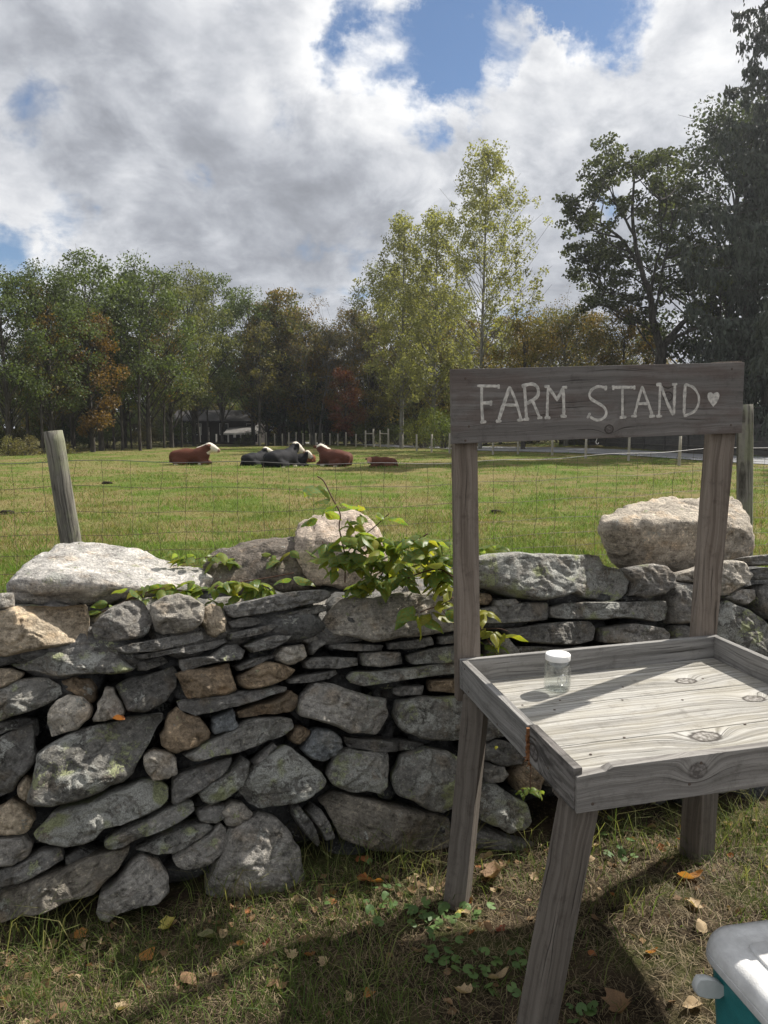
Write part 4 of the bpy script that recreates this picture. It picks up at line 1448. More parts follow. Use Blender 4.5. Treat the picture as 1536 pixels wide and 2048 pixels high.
rl = random.Random(9)


def sign_xy(crop, q):
    p = at_plane(crop[0] + q[0] * crop[2], crop[1] + q[1] * crop[2], SF, pn) - sc_c
    return np.array([float(p @ sx_), float(p @ sy_)])


def smooth_path(P, n):
    P = [np.array(p) for p in P]
    if len(P) == 2:
        return [P[0] + (P[1] - P[0]) * i / n for i in range(n + 1)]
    o = []
    ex = [2 * P[0] - P[1]] + P + [2 * P[-1] - P[-2]]
    for i in range(1, len(ex) - 2):
        a, b, c, d = ex[i - 1:i + 3]
        for k in range(n):
            t = k / n
            o.append(0.5 * (2 * b + (c - a) * t + (2 * a - 5 * b + 4 * c - d) * t * t + (3 * b - a - 3 * c + d) * t ** 3))
    return o + [P[-1]]


zf = TH / 2
for ch, crop, strokes in LET:
    mb = MB()
    for si, st in enumerate(strokes):
        P = [sign_xy(crop, q) for q in st]
        corner = ch == 'M' and len(st) == 3 and si == 2
        pts = []
        if corner:
            pts = smooth_path(P[:2], 8) + smooth_path(P[1:], 8)[1:]
        else:
            pts = smooth_path(P, 8)
        w0 = 0.0054 * rl.uniform(0.85, 1.15) * (0.9 if len(st) == 2 else 1.0)
        vs = []
        n = len(pts)
        z1 = zf + 0.0006 + 0.00012 * si
        for i, p in enumerate(pts):
            t = unit(np.append(pts[min(i + 1, n - 1)] - pts[max(i - 1, 0)], 0))[:2]
            nn = np.array([-t[1], t[0]])
            w = w0 * (1 + 0.30 * mnoise.noise(Vector((p[0] * 60, p[1] * 60, si))))
            if i in (0, n - 1):
                w *= 0.6
            for s_, zz in ((-1.06, zf - .0003), (-.85, z1), (.85, z1), (1.06, zf - .0003)):
                vs.append((*(p + nn * w * s_), zz))
        fs = []
        for i in range(n - 1):
            for k in range(3):
                a = i * 4 + k
                fs.append((a, a + 4, a + 5, a + 1))
        fs += [(0, 1, 2, 3), (4 * n - 1, 4 * n - 2, 4 * n - 3, 4 * n - 4)]
        mb.add(vs, fs)
    me = mb.me('letter', M_PAINT)
    bm = bmesh.new()
    bm.from_mesh(me)
    bmesh.ops.recalc_face_normals(bm, faces=bm.faces)
    bm.to_mesh(me)
    bm.free()
    o = link('letter', me, None, mat=frame(sc_c, sx_, sy_, sz_))
    o['label'] = 'cream hand painted capital letter ' + ch
    attach(o, sign)
hp = [sign_xy(F1, q) for q in HEART]
n = len(hp)
hc = np.mean(hp, 0)
hv = [(*p, zf - .0003) for p in hp] + [(*(hc + (p - hc) * .93), zf + .0007) for p in hp]
hf = [(i, (i + 1) % n, n + (i + 1) % n, n + i) for i in range(n)] + [tuple(range(n, 2 * n))]
me = mesh('heart', hv, hf, M_PAINT)
bm = bmesh.new()
bm.from_mesh(me)
bmesh.ops.recalc_face_normals(bm, faces=bm.faces)
bm.to_mesh(me)
bm.free()
attach(link('heart', me, None, mat=frame(sc_c, sx_, sy_, sz_)), sign)
# cup hook screwed under the sign
hk = [sign_xy(E1, q) for q in [(1424, 790), (1416, 815), (1408, 835), (1410, 852), (1420, 862), (1432, 858), (1436, 844)]]
mb = MB()
mb.tube([np.array([*p, 0.0]) for p in hk], 0.0013, 6)
attach(link('cup_hook', mb.me('cup_hook', M_LID, True), None, mat=frame(sc_c, sx_, sy_, sz_)), sign)


# nail heads
def nail_mesh():
    mb = MB()
    n = 8
    vs = [(0.0042 * math.cos(2 * math.pi * k / n), 0.0042 * math.sin(2 * math.pi * k / n), 0) for k in range(n)]
    vs += [(0.0034 * math.cos(2 * math.pi * k / n), 0.0034 * math.sin(2 * math.pi * k / n), 0.0012) for k in range(n)]
    mb.add(vs, [(i, (i + 1) % n, n + (i + 1) % n, n + i) for i in range(n)] + [tuple(range(n, 2 * n))])
    return mb.me('nail', M_NAIL)


NAIL = nail_mesh()
for (a, b) in ((931, 757), (938, 853), (931, 881), (1464, 738), (1462, 850)):
    p = at_plane(a, b, SF, pn)
    attach(link('nail', NAIL, None, mat=frame(p, sx_, sy_, sz_)), sign)
fy_ = SM @ np.array([0, -1.0, 0])
fx_ = SM @ np.array([1.0, 0, 0])
fz_ = SM @ np.array([0, 0, 1.0])
for (u, k) in ((.045, .085), (.30, .07), (.33, .02), (.66, .08)):
    link('nail', NAIL, stand, mat=frame(SP(u, SD + .004, k), fx_, fz_, fy_))
for (v, k) in ((.05, .02), (.09, .085), (.35, .09), (.62, .02), (.70, .06)):
    link('nail', NAIL, stand, mat=frame(SP(0, v, k), -fy_, fz_, -fx_))
for (u, v) in ((.12, s2 - .03), (.2, s2 + .03), (.27, .17), (.25, .25), (.44, .3), (.3, .55), (.62, .35), (.68, .56), (.5, .2), (.16, .62), (.8, .2)):
    link('nail', NAIL, stand, mat=frame(SP(u, v, FLOORK - .0002), fx_, -fy_, fz_), )
# torn fibres and bark in the broken rim
mb = MB()
rb = random.Random(4)
for i in range(46):
    u = rb.uniform(-.004, .016)
    k = rb.uniform(0.008, SH)
    v = vb + 0.003 + rb.uniform(-.007, .008)
    a = SP(u, v, k)
    b = a + SM @ np.array([rb.uniform(-.01, .004), rb.uniform(-.008, .008), rb.uniform(-.026, .018)])
    mb.tube([a, (a + b) / 2 + SM @ np.array([-.002, 0, 0]), b], [.0024, .0020, .0007], 5)
for i in range(9):
    a = SP(-.001, vb + .003 + .002 * math.sin(i * 2), .012 + i * .010)
    mb.box(a, (.004, .005, .0055), np.array(Matrix.Rotation(i * 1.3, 3, 'X')) @ np.array(Matrix.Rotation(.4 * i, 3, 'Z')))
link('torn_wood', mb.me('torn_wood', M_BROKEN), stand)

# ------------------------------------------------------------------ jar
ju, jv = to_tray(1114, 1379)
jb = SP(ju, jv, FLOORK)
PXM = float(np.linalg.norm(jb - CO)) / FPX


def lathe(name, prof, mat, n=40, smooth=True, warp=None):
    vs, fs = [], []
    m = len(prof)
    for k in range(n):
        a = 2 * math.pi * k / n
        for r, z in prof:
            rr = r * (warp(a, z) if warp else 1)
            vs.append((rr * math.cos(a), rr * math.sin(a), z))
    for k in range(n):
        for i in range(m - 1):
            a, b = k * m + i, ((k + 1) % n) * m + i
            fs.append((a, b, b + 1, a + 1))
    return mesh(name, vs, fs, mat, smooth)


JR = 0.0425
jar = empty('glass_jar', jb, 'empty clear glass canning jar with white plastic lid standing on the tray', 'jar')
prof = [(0.0, .003), (.030, .003), (.036, .001), (.040, .004), (JR, .012), (JR, .060), (JR, .082), (.0415, .092), (.0385, .099), (.0370, .104), (.0368, .116),
        (.0340, .116), (.0342, .104), (.0358, .098), (.0388, .091), (JR - .003, .081), (JR - .003, .060), (JR - .003, .013), (.037, .008), (.030, .0075), (0.0, .008)]
sq_ = lambda a, z: 1 + 0.035 * math.cos(4 * a + .5) * (1 if .01 < z < .09 else 0)
gb = lathe('glass_body', prof, M_GLASS, 48, True, sq_)
link('glass_body', gb, jar, loc=jb)
# raised emblem on the glass: a ring with a small figure of loops, and a line of raised dashes above
mb = MB()
face = math.atan2(-jb[1], -jb[0]) + 0.42


def on_jar(s, z):
    a = face + s / JR
    r = JR * sq_(a, .05) + .0004
    return np.array([r * math.cos(a), r * math.sin(a), z])


def jring(cz, r, t, n=32, a0=0, a1=2 * math.pi, sc=(1, 1)):
    mb.tube([on_jar(r * sc[0] * math.cos(a0 + (a1 - a0) * k / n), cz + r * sc[1] * math.sin(a0 + (a1 - a0) * k / n)) for k in range(n + 1)], t, 5)


jring(.046, .0175, .0013)
jring(.046, .0148, .0007)
for k in range(5):
    jring(.040 + .004 * k, .0065 + .0015 * (k % 2), .0007, 14, .2 + k * .5, 3.6 + k * .5, (1.2, .6))
for k in range(9):
    mb.tube([on_jar(-.022 + k * .0055, .074), on_jar(-.022 + k * .0055 + .003, .0745)], .0008, 5)
for k in range(8):
    mb.tube([on_jar(-.02 + k * .0055, .016), on_jar(-.02 + k * .0055 + .003, .0165)], .0007, 5)
link('raised_emblem', mb.me('raised_emblem', M_EMBOSS, True), jar, loc=jb)
lp = [(0.0, .1235), (.0355, .1235), (.0385, .1228), (.0405, .1205), (.0408, .118), (.0408, .1035), (.0400, .1025), (.0392, .1030), (.0390, .117), (0.0, .1175)]
lid = lathe('lid', lp, M_LID, 96, True, lambda a, z: 1 + (.006 * math.cos(48 * a) if .104 < z < .1185 else 0))
link('lid', lid, jar, loc=jb)

# ------------------------------------------------------------------ cooler
LIDZ = 0.385
c0 = at_z(1418, 1905, 0.335)
c1 = at_z(1536, 2038, 0.335)
cdir = unit([*(c1 - c0)[:2], 0])          # along the left face, towards the viewer
cx = np.array([-cdir[1], cdir[0], 0])     # towards the right
if cx[0] < 0:
    cx = -cx
LL, CWD = 0.40, 0.58
cc = c0 + cdir * (LL / 2 - .015) + cx * (CWD / 2)
cc = np.array([cc[0] - .020, cc[1] + .012, 0])
CM = frame(cc, cx, -cdir, [0, 0, 1])
cooler = empty('cooler', cc, 'teal picnic cooler with white lid standing on the grass beside the stand', 'cooler')


def rrect(w, d, r, n=7):
    o = []
    for (sx, sy, a0) in ((1, 1, 0), (-1, 1, 90), (-1, -1, 180), (1, -1, 270)):
        for k in range(n):
            a = math.radians(a0 + 90 * k / (n - 1))
            o.append((sx * (w / 2 - r) + r * math.cos(a), sy * (d / 2 - r) + r * math.sin(a)))
    return o


def loft(name, secs, mat, cap0=True, cap1=True):
    vs, fs = [], []
    n = None
    for (w, d, r, z) in secs:
        q = rrect(w, d, r)
        n = len(q)
        vs += [(x, y, z) for x, y in q]
    for i in range(len(secs) - 1):
        for k in range(n):
            a, b = i * n + k, i * n + (k + 1) % n
            fs.append((a, b, b + n, a + n))
    if cap0:
        fs.append(tuple(range(n))[::-1])
    if cap1:
        fs.append(tuple(range((len(secs) - 1) * n, len(secs) * n)))
    return mesh(name, vs, fs, mat, True)


def smooth_angle(o, ang=35):
    me = o.data
    bm = bmesh.new()
    bm.from_mesh(me)
    for e in bm.edges:
        if len(e.link_faces) == 2 and e.calc_face_angle(0) > math.radians(ang):
            e.smooth = False
    bm.to_mesh(me)
    bm.free()


w_, d_ = CWD, LL
ob = link('cooler_body', loft('cooler_body', [(w_ - .10, d_ - .08, .05, 0.0), (w_ - .085, d_ - .065, .055, .012), (w_ - .05, d_ - .04, .06, .16), (w_ - .022, d_ - .02, .065, .318), (w_ - .014, d_ - .012, .068, .322), (w_ - .014, d_ - .012, .068, .338)], M_COOLBODY), cooler, mat=CM)
smooth_angle(ob)
lidsec = [(w_ - .02, d_ - .02, .066, .330), (w_ + .004, d_ + .004, .074, .331), (w_ + .008, d_ + .008, .075, .336), (w_ + .006, d_ + .006, .075, .350), (w_ - .001, d_ - .001, .073, .3515), (w_ - .001, d_ - .001, .073, .3535), (w_ + .004, d_ + .004, .074, .355),
          (w_ - .004, d_ - .004, .072, .372), (w_ - .02, d_ - .02, .066, .384), (w_ - .05, d_ - .05, .055, .390), (w_ - .085, d_ - .085, .045, .391), (w_ - .100, d_ - .100, .042, .3865), (w_ - .115, d_ - .115, .038, .3860)]
ol = link('cooler_lid', loft('cooler_lid', lidsec, M_COOLLID), cooler, mat=CM)
smooth_angle(ol, 40)
# raised panel inside the lid's border
op = link('lid_panel', loft('lid_panel', [(w_ - .145, d_ - .175, .02, .384), (w_ - .145, d_ - .175, .02, .3925), (w_ - .151, d_ - .181, .018, .3945)], M_COOLLID), ol, mat=CM)
smooth_angle(op, 40)
# swing handle on the left end
mb = MB()
hh = []
A = at_z(1405, 1967, 0.28)
hn = 14
pr = [(-.005, .0), (.0, .014), (.006, .022), (.03, .024), (.07, .018), (.082, .010), (.086, .0), (.080, -.010), (.068, -.017), (.03, -.018), (.006, -.014), (.0, -.010)]
inv = np.linalg.inv(np.array(CM))
hv, hf = [], []
npf = len(pr)
for i, (yy, s) in enumerate(((-.012, .88), (-.009, 1.0), (.004, 1.0), (.007, .88))):
    for (a, b) in pr:
        hv.append((-w_ / 2 - .060 + .078 * (a + .005) / .091 + (.04 - a * .5) * 0.0 + (1 - s) * .01, yy + .115, .300 + b * 1.25 * s - a * .18))
for i in range(3):
    for k in range(npf):
        a, b = i * npf + k, i * npf + (k + 1) % npf
        hf.append((a, b, b + npf, a + npf))
hf += [tuple(range(npf))[::-1], tuple(range(3 * npf, 4 * npf))]
oh = link('swing_handle', mesh('swing_handle', hv, hf, M_COOLGREY, True), cooler, mat=CM)
smooth_angle(oh, 40)
bm = bmesh.new()
bm.from_mesh(oh.data)
bmesh.ops.recalc_face_normals(bm, faces=bm.faces)
bm.to_mesh(oh.data)
bm.free()

# ------------------------------------------------------------------ trees


class Tree:
    def __init__(s, seed):
        s.r = np.random.default_rng(seed)
        s.mb = MB()
        s.leaf = []       # (centre, size) arrays

    def limb(s, pts, r0, r1, n=6):
        pts = np.array(pts, float)
        t = np.linspace(0, 1, len(pts))
        s.mb.tube(list(pts), list(r0 + (r1 - r0) * t), n, False)
        return pts

    def curve(s, a, b, bend=0.12, up=0.1, k=6):
        a, b = np.array(a, float), np.array(b, float)
        L = np.linalg.norm(b - a)
        off = s.r.normal(0, bend * L, 3)
        off[2] += up * L
        t = np.linspace(0, 1, k)[:, None]
        return a * (1 - t) + b * t + off * (4 * t * (1 - t)) * 0.5

    def clump(s, c, rad, n, size, flat=0.7, hang=0.0):
        p = s.r.normal(0, 1, (n, 3))
        p /= np.linalg.norm(p, axis=1)[:, None] + 1e-6
        p *= (s.r.random((n, 1)) ** 0.45) * rad
        p[:, 2] = p[:, 2] * flat - hang * np.hypot(p[:, 0], p[:, 1])
        s.leaf.append((p + c, np.full(n, size) * s.r.uniform(0.6, 1.35, n)))

    def leaves_mesh(s, name, mat, aspect=0.6, droop=0.3, dirs=None):
        P = np.concatenate([l[0] for l in s.leaf])
        S = np.concatenate([l[1] for l in s.leaf])
        n = len(P)
        d = s.r.normal(0, 1, (n, 3))
        d[:, 2] -= droop
        d /= np.linalg.norm(d, axis=1)[:, None]
        e = np.cross(d, s.r.normal(0, 1, (n, 3)))
        e /= np.linalg.norm(e, axis=1)[:, None] + 1e-9
        a, b = d * S[:, None] * 0.5, e * (S * aspect * 0.5)[:, None]
        V = np.stack([P - a, P + b, P + a, P - b], 1).reshape(-1, 3)
        return mesh(name, V, np.arange(4 * n).reshape(n, 4), mat)


def tree_oak(seed, H, R, base=0.28, nclump=46, per=150, size=0.17, cr=1.0, trunk=0.20, top=0.82, shape=1.0, bark=None, lmat=None, aspect=0.62):
    t = Tree(seed)
    r = t.r
    lean = r.normal(0, 0.02 * H, 2)
    tp = [np.array([lean[0] * u ** 2 + .02 * H * math.sin(3 * u + seed) * u, lean[1] * u ** 2, H * top * u]) for u in np.linspace(0, 1, 9)]
    t.limb(tp, trunk, trunk * 0.25, 8)
    tp = np.array(tp)
    for i in range(nclump):
        u = base + (1 - base) * ((i + r.random()) / nclump) ** 0.85
        env = math.sin(math.pi * min(1, max(0.03, (u - base * .8) / (1.03 - base * .8))) ** shape) ** 0.65
        a = i * 2.4 + r.normal(0, .4)
        rr = R * env * math.sqrt(r.uniform(0.15, 1))
        c = np.array([rr * math.cos(a), rr * math.sin(a), H * u + r.normal(0, .25)])
        v = np.clip((u - .16 - 0.10 * rr / R) / top, .12, .97)
        k = v * 8
        k0 = int(min(7, k))
        st = tp[k0] + (tp[k0 + 1] - tp[k0]) * (k - k0)
        c[:2] += st[:2]
        br = t.curve(st, c, .10, .10, 5)
        t.limb(br, trunk * 0.30 * (1 - v * .6), 0.015, 5)
        for q in range(3):
            t.limb(t.curve(br[3], c + r.normal(0, cr * .5, 3), .1, .1, 3), .02, .006, 3)
        t.clump(c, cr * r.uniform(.75, 1.25), int(per * r.uniform(.6, 1.3)), size, .72)
    return t.mb.me('trunk', bark or M_BARK, True), t.leaves_mesh('crown', lmat or M_LEAF, aspect)


def tree_poplar(seed, H, R, n=120, per=70, size=0.17, base=.16, trunk=.2):
    t = Tree(seed)
    r = t.r
    tp = np.array([[.10 * math.sin(4 * u + seed), .1 * math.cos(3 * u), H * u] for u in np.linspace(0, 1, 13)])
    t.limb(tp, trunk, .02, 8)
    nb = int(n * 0.42)
    for i in range(nb):
        u = base + (0.96 - base) * (i + r.random()) / nb
        a = i * 2.4 + r.normal(0, .3)
        env = (math.sin(math.pi * min(1, (u - base * .55) / (1.02 - base * .55)) ** 0.62)) ** 0.8
        L = R * env * r.uniform(.6, 1.1)
        st = np.array([np.interp(u * H, tp[:, 2], tp[:, 0]), np.interp(u * H, tp[:, 2], tp[:, 1]), u * H])
        rise = L * r.uniform(.8, 1.35)
        en = st + [L * math.cos(a), L * math.sin(a), min(rise, H * 1.01 - st[2])]
        br = t.curve(st, en, .05, -.06, 7)
        t.limb(br, trunk * .26 * (1.1 - u), .008, 5)
        m = max(2, int(n / nb * (1 + L / R)))
        for q in range(m):
            w = r.uniform(.3, 1.0)
            k = w * 6
            k0 = int(min(5, k))
            c = br[k0] + (br[k0 + 1] - br[k0]) * (k - k0)
            c2 = c + r.normal(0, .28, 3) + [0, 0, .25]
            t.limb([c, (c + c2) / 2, c2], .012, .004, 3)
            t.clump(c2, r.uniform(.35, .62), int(per * r.uniform(.5, 1.2)), size, 1.15)
    return t.mb.me('trunk', M_BARK_PALE, True), t.leaves_mesh('crown', M_LEAF_POP, .8, .6)


def tree_bare(seed, H, R, nst=7, leaves=14, size=.13):
    """a clump of thin stems with few leaves left"""
    t = Tree(seed)
    r = t.r

    def rec(p, d, L, rad, dep):
        q = p + d * L
        t.limb(t.curve(p, q, .05, .03, 4), rad, rad * .6, 4 if dep else 5)
        if dep == 0:
            t.clump(q, .45, leaves, size, 1.0)
            return
        for k in range(3):
            nd = unit(d + r.normal(0, .33, 3) + [0, 0, .10])
            rec(p + d * L * r.uniform(.55, 1), nd, L * r.uniform(.55, .8), rad * .55, dep - 1)
    for k in range(nst):
        a = 2 * math.pi * k / nst + r.normal(0, .4)
        d = unit([math.cos(a) * R / H * .55, math.sin(a) * R / H * .55, 1])
        rec(np.array([.3 * math.cos(a), .3 * math.sin(a), 0]), d, H * r.uniform(.36, .46), .06, 3)
    return t.mb.me('trunk', M_BARK_PALE, True), t.leaves_mesh('crown', M_LEAF_AUT, .7, .4)


def tree_spruce(seed, H, R, base=.03):
    t = Tree(seed)
    r = t.r
    t.limb([[0, 0, H * u] for u in np.linspace(0, 1, 8)], .30, .02, 8)
    Ps, Ds, Ss = [], [], []
    z = H * base
    while z < H * .985:
        u = z / H
        L = R * (1 - u) ** 0.48 + .08
        nb = 6 if u < .85 else 5
        a0 = r.uniform(0, 6.28)
        for k in range(nb):
            if r.random() < .16:
                continue
            a = a0 + 2 * math.pi * k / nb + r.normal(0, .15)
            l = L * r.uniform(.45, 1.25)
            ca, sa = math.cos(a), math.sin(a)
            zz = z + r.normal(0, .12)
            tt = np.linspace(0, 1, 8)
            prof = -0.30 * l * tt + 0.34 * l * tt ** 2.4
            if u > .8:
                prof = .25 * l * tt
            br = np.stack([ca * l * tt, sa * l * tt, zz + prof], 1)
            t.limb(br, .035 * (1 - u) + .012, .006, 4)
            m = int(18 * l / .9) + 6
            w = r.uniform(.10, 1, m)
            c = np.stack([np.interp(w, tt, br[:, i]) for i in range(3)], 1)
            side = np.array([-sa, ca, 0]) * r.choice([-1, 1], m)[:, None] * (l * .20 * (1.1 - w) + .12)[:, None] * r.uniform(.2, 1, m)[:, None]
            hl = np.clip(r.gamma(3, .13, m) * (0.6 + .9 * (1 - u)), .12, .95)
            for fr in np.linspace(0.1, 1, 9):
                q = c + side * min(1, fr * 1.8) + np.array([0, 0, -1])[None] * (hl * fr)[:, None] * (0.85 if u < .85 else .1) + r.normal(0, .035, (m, 3))
                Ps.append(q)
                d = side * .5 + np.array([0, 0, -1.0]) * hl[:, None] + r.normal(0, .12, (m, 3))
                Ds.append(d / np.linalg.norm(d, axis=1)[:, None])
                Ss.append(r.uniform(.13, .24, m))
        z += (.36 + .42 * (1 - u)) * r.uniform(.85, 1.25)
    P, D, S = np.concatenate(Ps), np.concatenate(Ds), np.concatenate(Ss)
    n = len(P)
    e = np.cross(D, r.normal(0, 1, (n, 3)))
    e /= np.linalg.norm(e, axis=1)[:, None]
    a, b = D * S[:, None] * .5, e * (S * .20)[:, None]
    V = np.stack([P - a, P + b, P + a, P - b], 1).reshape(-1, 3)
    return t.mb.me('trunk', M_BARK, True), mesh('crown', V, np.arange(4 * n).reshape(n, 4), M_NEEDLE)


def tree_maple_traced(zd, limbs, clumps, seed, x0):
    """big maple whose limbs and leaf masses follow the photographed tree, spread in depth"""
    t = Tree(seed)
    r = t.r
    org = np.array([x0[0], zd, 0.0])
    nodes = []
    for pts, r0, r1 in limbs:
        P = [at_y(a, b, zd + dy * KM) - org for a, b, dy in pts]
        P = np.array(P)
        k = np.linspace(0, len(P) - 1, (len(P) - 1) * 4 + 1)
        Q = np.stack([np.interp(k, np.arange(len(P)), P[:, i]) for i in range(3)], 1)
        Q[1:-1] += r.normal(0, .04, Q[1:-1].shape)
        t.limb(Q, r0 * KM * .8, r1 * KM * .8, 8)
        nodes += list(Q[2:])
    nodes = np.array(nodes)
    for (a, b, rad, n) in clumps:
        for q in range(3):
            dy = r.normal(0, 1.1 * KM)
            c = at_y(a + r.normal(0, rad * .45), b + r.normal(0, rad * .45), zd + dy) - org
            rm = rad / FPX * zd
            d = np.linalg.norm(nodes - c, axis=1) + np.maximum(0, nodes[:, 2] - c[2] + 1.4) * 1.6
            st = nodes[np.argmin(d)]
            br = t.curve(st, c, .08, -.10, 5)
            t.limb(br, .075, .02, 4)
            for w in range(4):
                c2 = c + r.normal(0, rm * .5, 3) * [1, 1, .6]
                t.limb(t.curve(br[3], c2, .1, .08, 4), .018, .005, 3)
                t.clump(c2, rm * .55, int(n / 5), .225, .6)
    return t.mb.me('trunk', M_BARK, True), t.leaves_mesh('crown', M_LEAF, .75, .4)


def tree_bush(seed, H, R, n=22, per=120, size=.14, mat=None):
    t = Tree(seed)
    r = t.r
    for i in range(n):
        a = r.uniform(0, 6.28)
        rr = R * math.sqrt(r.random())
        c = np.array([rr * math.cos(a), rr * math.sin(a), H * r.uniform(.15, 1) * (1 - .45 * (rr / R) ** 2)])
        t.limb(t.curve([rr * .2 * math.cos(a), rr * .2 * math.sin(a), 0], c, .08, .1, 4), .03, .006, 4)
        t.clump(c, R * .36, int(per * r.uniform(.6, 1.3)), size, .9)
    return t.mb.me('trunk', M_BARK, True), t.leaves_mesh('crown', mat or M_LEAF, .65)


def put_tree(kind, px, dist, meshes, color, label, group=None, scale=1.0, rz=None, name='tree', z0=None, cat='tree', sz=None, py=None):
    X = (px - 768) / FPX * dist
    zg = float(ground_h(X, dist)) if z0 is None else z0
    e = empty(name, (X, dist, zg), label, cat, group)
    rz = rtree.uniform(0, 6.28) if rz is None else rz
    M = Matrix.Translation((X, dist, zg - 0.05)) @ Matrix.Rotation(rz, 4, 'Z') @ Matrix.Diagonal((scale, scale, sz or scale, 1))
    link('trunk', meshes[0], e, mat=M)
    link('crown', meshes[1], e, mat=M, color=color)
    return e


rtree = random.Random(21)
OAKS = [tree_oak(1, 13, 4.3, nclump=62, per=215, size=.175), tree_oak(2, 14, 4.0, base=.22, nclump=66, per=205, size=.175), tree_oak(3, 12.5, 3.6, base=.28, nclump=54, cr=.92, per=205, size=.17)]
OAKAUT = [tree_oak(31, 10, 2.7, base=.14, nclump=44, cr=.9, lmat=M_LEAF_AUT, per=220), tree_oak(32, 12, 3.3, base=.18, nclump=56, cr=.95, lmat=M_LEAF_AUT, per=210, size=.19)]
SLIM = [tree_oak(5, 11, 2.0, base=.42, nclump=24, cr=.8, trunk=.12, per=110), tree_oak(6, 10, 1.8, base=.35, nclump=22, cr=.8, trunk=.10, per=110, lmat=M_LEAF_AUT)]
CONIF = [tree_oak(8, 8.5, 2.3, base=.06, nclump=56, cr=.8, shape=.55, size=.17, per=260)]
POPS = [tree_poplar(4, 24, 5.2, 300, 56), tree_poplar(14, 19, 3.4, 210, 58, base=.15)]
BARE = [tree_bare(7, 13, 4.5, 9, 34), tree_bare(17, 11, 4.5, 10, 9, .10)]
WILLOW = [tree_oak(9, 9.5, 5.4, base=.08, nclump=110, cr=1.15, per=230, size=.16, shape=.75, bark=M_BARK_PALE, lmat=M_LEAF_AUT)]
BUSH = [tree_bush(10, 2.6, 1.6), tree_bush(11, 3.6, 2.0, 26), tree_bush(12, 1.5, 1.2, 16, 90, .11)]

G_OAK, G_OAK2, G_OLIVE, G_DARK = (.062, .082, .032), (.072, .095, .034), (.092, .100, .036), (.030, .044, .026)
G_RUST, G_RED, G_YEL, G_GREY = (.100, .064, .026), (.125, .040, .028), (.200, .205, .080), (.085, .082, .052)
# front row of the wood, left to right
FRONT = [
    (20, 47, OAKS[0], G_OAK, .88, 'broad dark green tree at the left end of the wood'),
    (108, 50, OAKS[1], G_OAK, .86, 'dark green tree rising behind the left fence post'),
    (205, 56, OAKS[2], G_OAK2, 1.12, 'green tree standing behind the small rust coloured tree'),
    (188, 53, OAKAUT[0], G_RUST, .92, 'small rust and orange tree in front of green oaks'),
    (300, 60, OAKS[0], G_OAK2, 1.13, 'tallest wide green oak in the wood left of the porch'),
    (345, 66, OAKS[1], G_OLIVE, 1.02, 'olive green oak close to the right of the tallest oak'),
    (448, 84, OAKS[2], G_OAK2, 1.42, 'bright green tree standing over the porch of the farmhouse'),
    (570, 79, OAKAUT[1], G_OLIVE, 1.30, 'olive tree with orange turning top right of the porch'),
    (632, 80, BARE[0], G_GREY, 1.14, 'nearly bare grey twiggy tree between olive trees'),
    (738, 81, BARE[1], G_GREY, 1.3, 'thin leafless tree left of the pale poplars'),
    (690, 75.6, OAKAUT[0], G_RED, .74, 'small dark red tree behind the far fence'),
    (560, 80, CONIF[0], G_DARK, 1.08, 'dark evergreen right of the farmhouse porch'),
    (625, 82, CONIF[0], G_DARK, 1.08, 'dark evergreen left of the small red tree'),
    (790, 82, CONIF[0], G_DARK, .86, 'dark evergreen right of the small red tree'),
    (770, 84, OAKS[1], G_OLIVE, 1.36, 'tall olive tree on the left shoulder of the poplars'),
    (868, 66, POPS[1], G_YEL, 1.06, 'pale yellow poplar, middle one of three'),
    (805, 70, POPS[1], G_YEL, 1.10, 'pale yellow poplar, left and shortest of three'),
    (962, 58, POPS[0], G_YEL, .945, 'tallest pale yellow green poplar rising above the sign board'),
    (1130, 62, WILLOW[0], (.100, .102, .045), 1.14, 'rounded grey green thicket tree above the sign board'),
    (1120, 74, BARE[1], G_GREY, 1.42, 'bare grey twigs standing behind the rounded thicket tree'),
    (1235, 60, OAKAUT[1], (.105, .095, .034), .90, 'yellowish tree right of the rounded thicket, left of the maple'),
    (1045, 56, OAKAUT[0], (.125, .110, .034), .95, 'low yellow olive tree between the poplar and the rounded thicket'),
    (390, 74, OAKS[1], G_OLIVE, 1.18, 'olive tree between the tallest oak and the bright green tree'),
    (508, 80, OAKS[0], G_OAK2, 1.22, 'green tree just right of the bright green porch tree'),
    (150, 60, OAKS[0], G_OAK, .95, 'green tree filling the gap left of the rust coloured tree'),
    (252, 66, OAKS[1], G_OAK2, 1.05, 'green tree filling the gap left of the tallest oak'),
    (930, 70, OAKAUT[1], (.115, .110, .036), .95, 'yellow olive tree behind the tallest poplar'),
]
for px, dist, ms, colr, sc_, lab in FRONT:
    put_tree('t', px, dist, ms, colr, lab, 'trees at the edge of the wood', sc_)
for k, (px, dist, ms, colr, sc_) in enumerate([(600, 80, 1, (.105, .095, .036), 1.15), (655, 82, 0, (.11, .10, .045), 1.2), (705, 84, 1, (.10, .10, .042), 1.2), (745, 80, 0, (.125, .12, .045), 1.3), (830, 76, 1, (.14, .135, .045), 1.25),
                                              (885, 78, 0, (.145, .14, .05), 1.4), (1000, 74, 1, (.13, .125, .045), 1.0), (1075, 76, 0, (.125, .12, .05), 1.1), (1180, 72, 1, (.12, .115, .048), 1.0), (1285, 78, 0, (.11, .10, .04), 1.15), (535, 80, 1, (.095, .085, .032), 1.2)]):
    put_tree('t', px, dist, OAKAUT[ms], colr, 'olive brown autumn tree filling the middle of the wood, ' + ORD[[535, 600, 655, 705, 745, 830, 885, 1000, 1075, 1180, 1285].index(px)] + ' from the left', 'olive trees filling the wood', sc_)
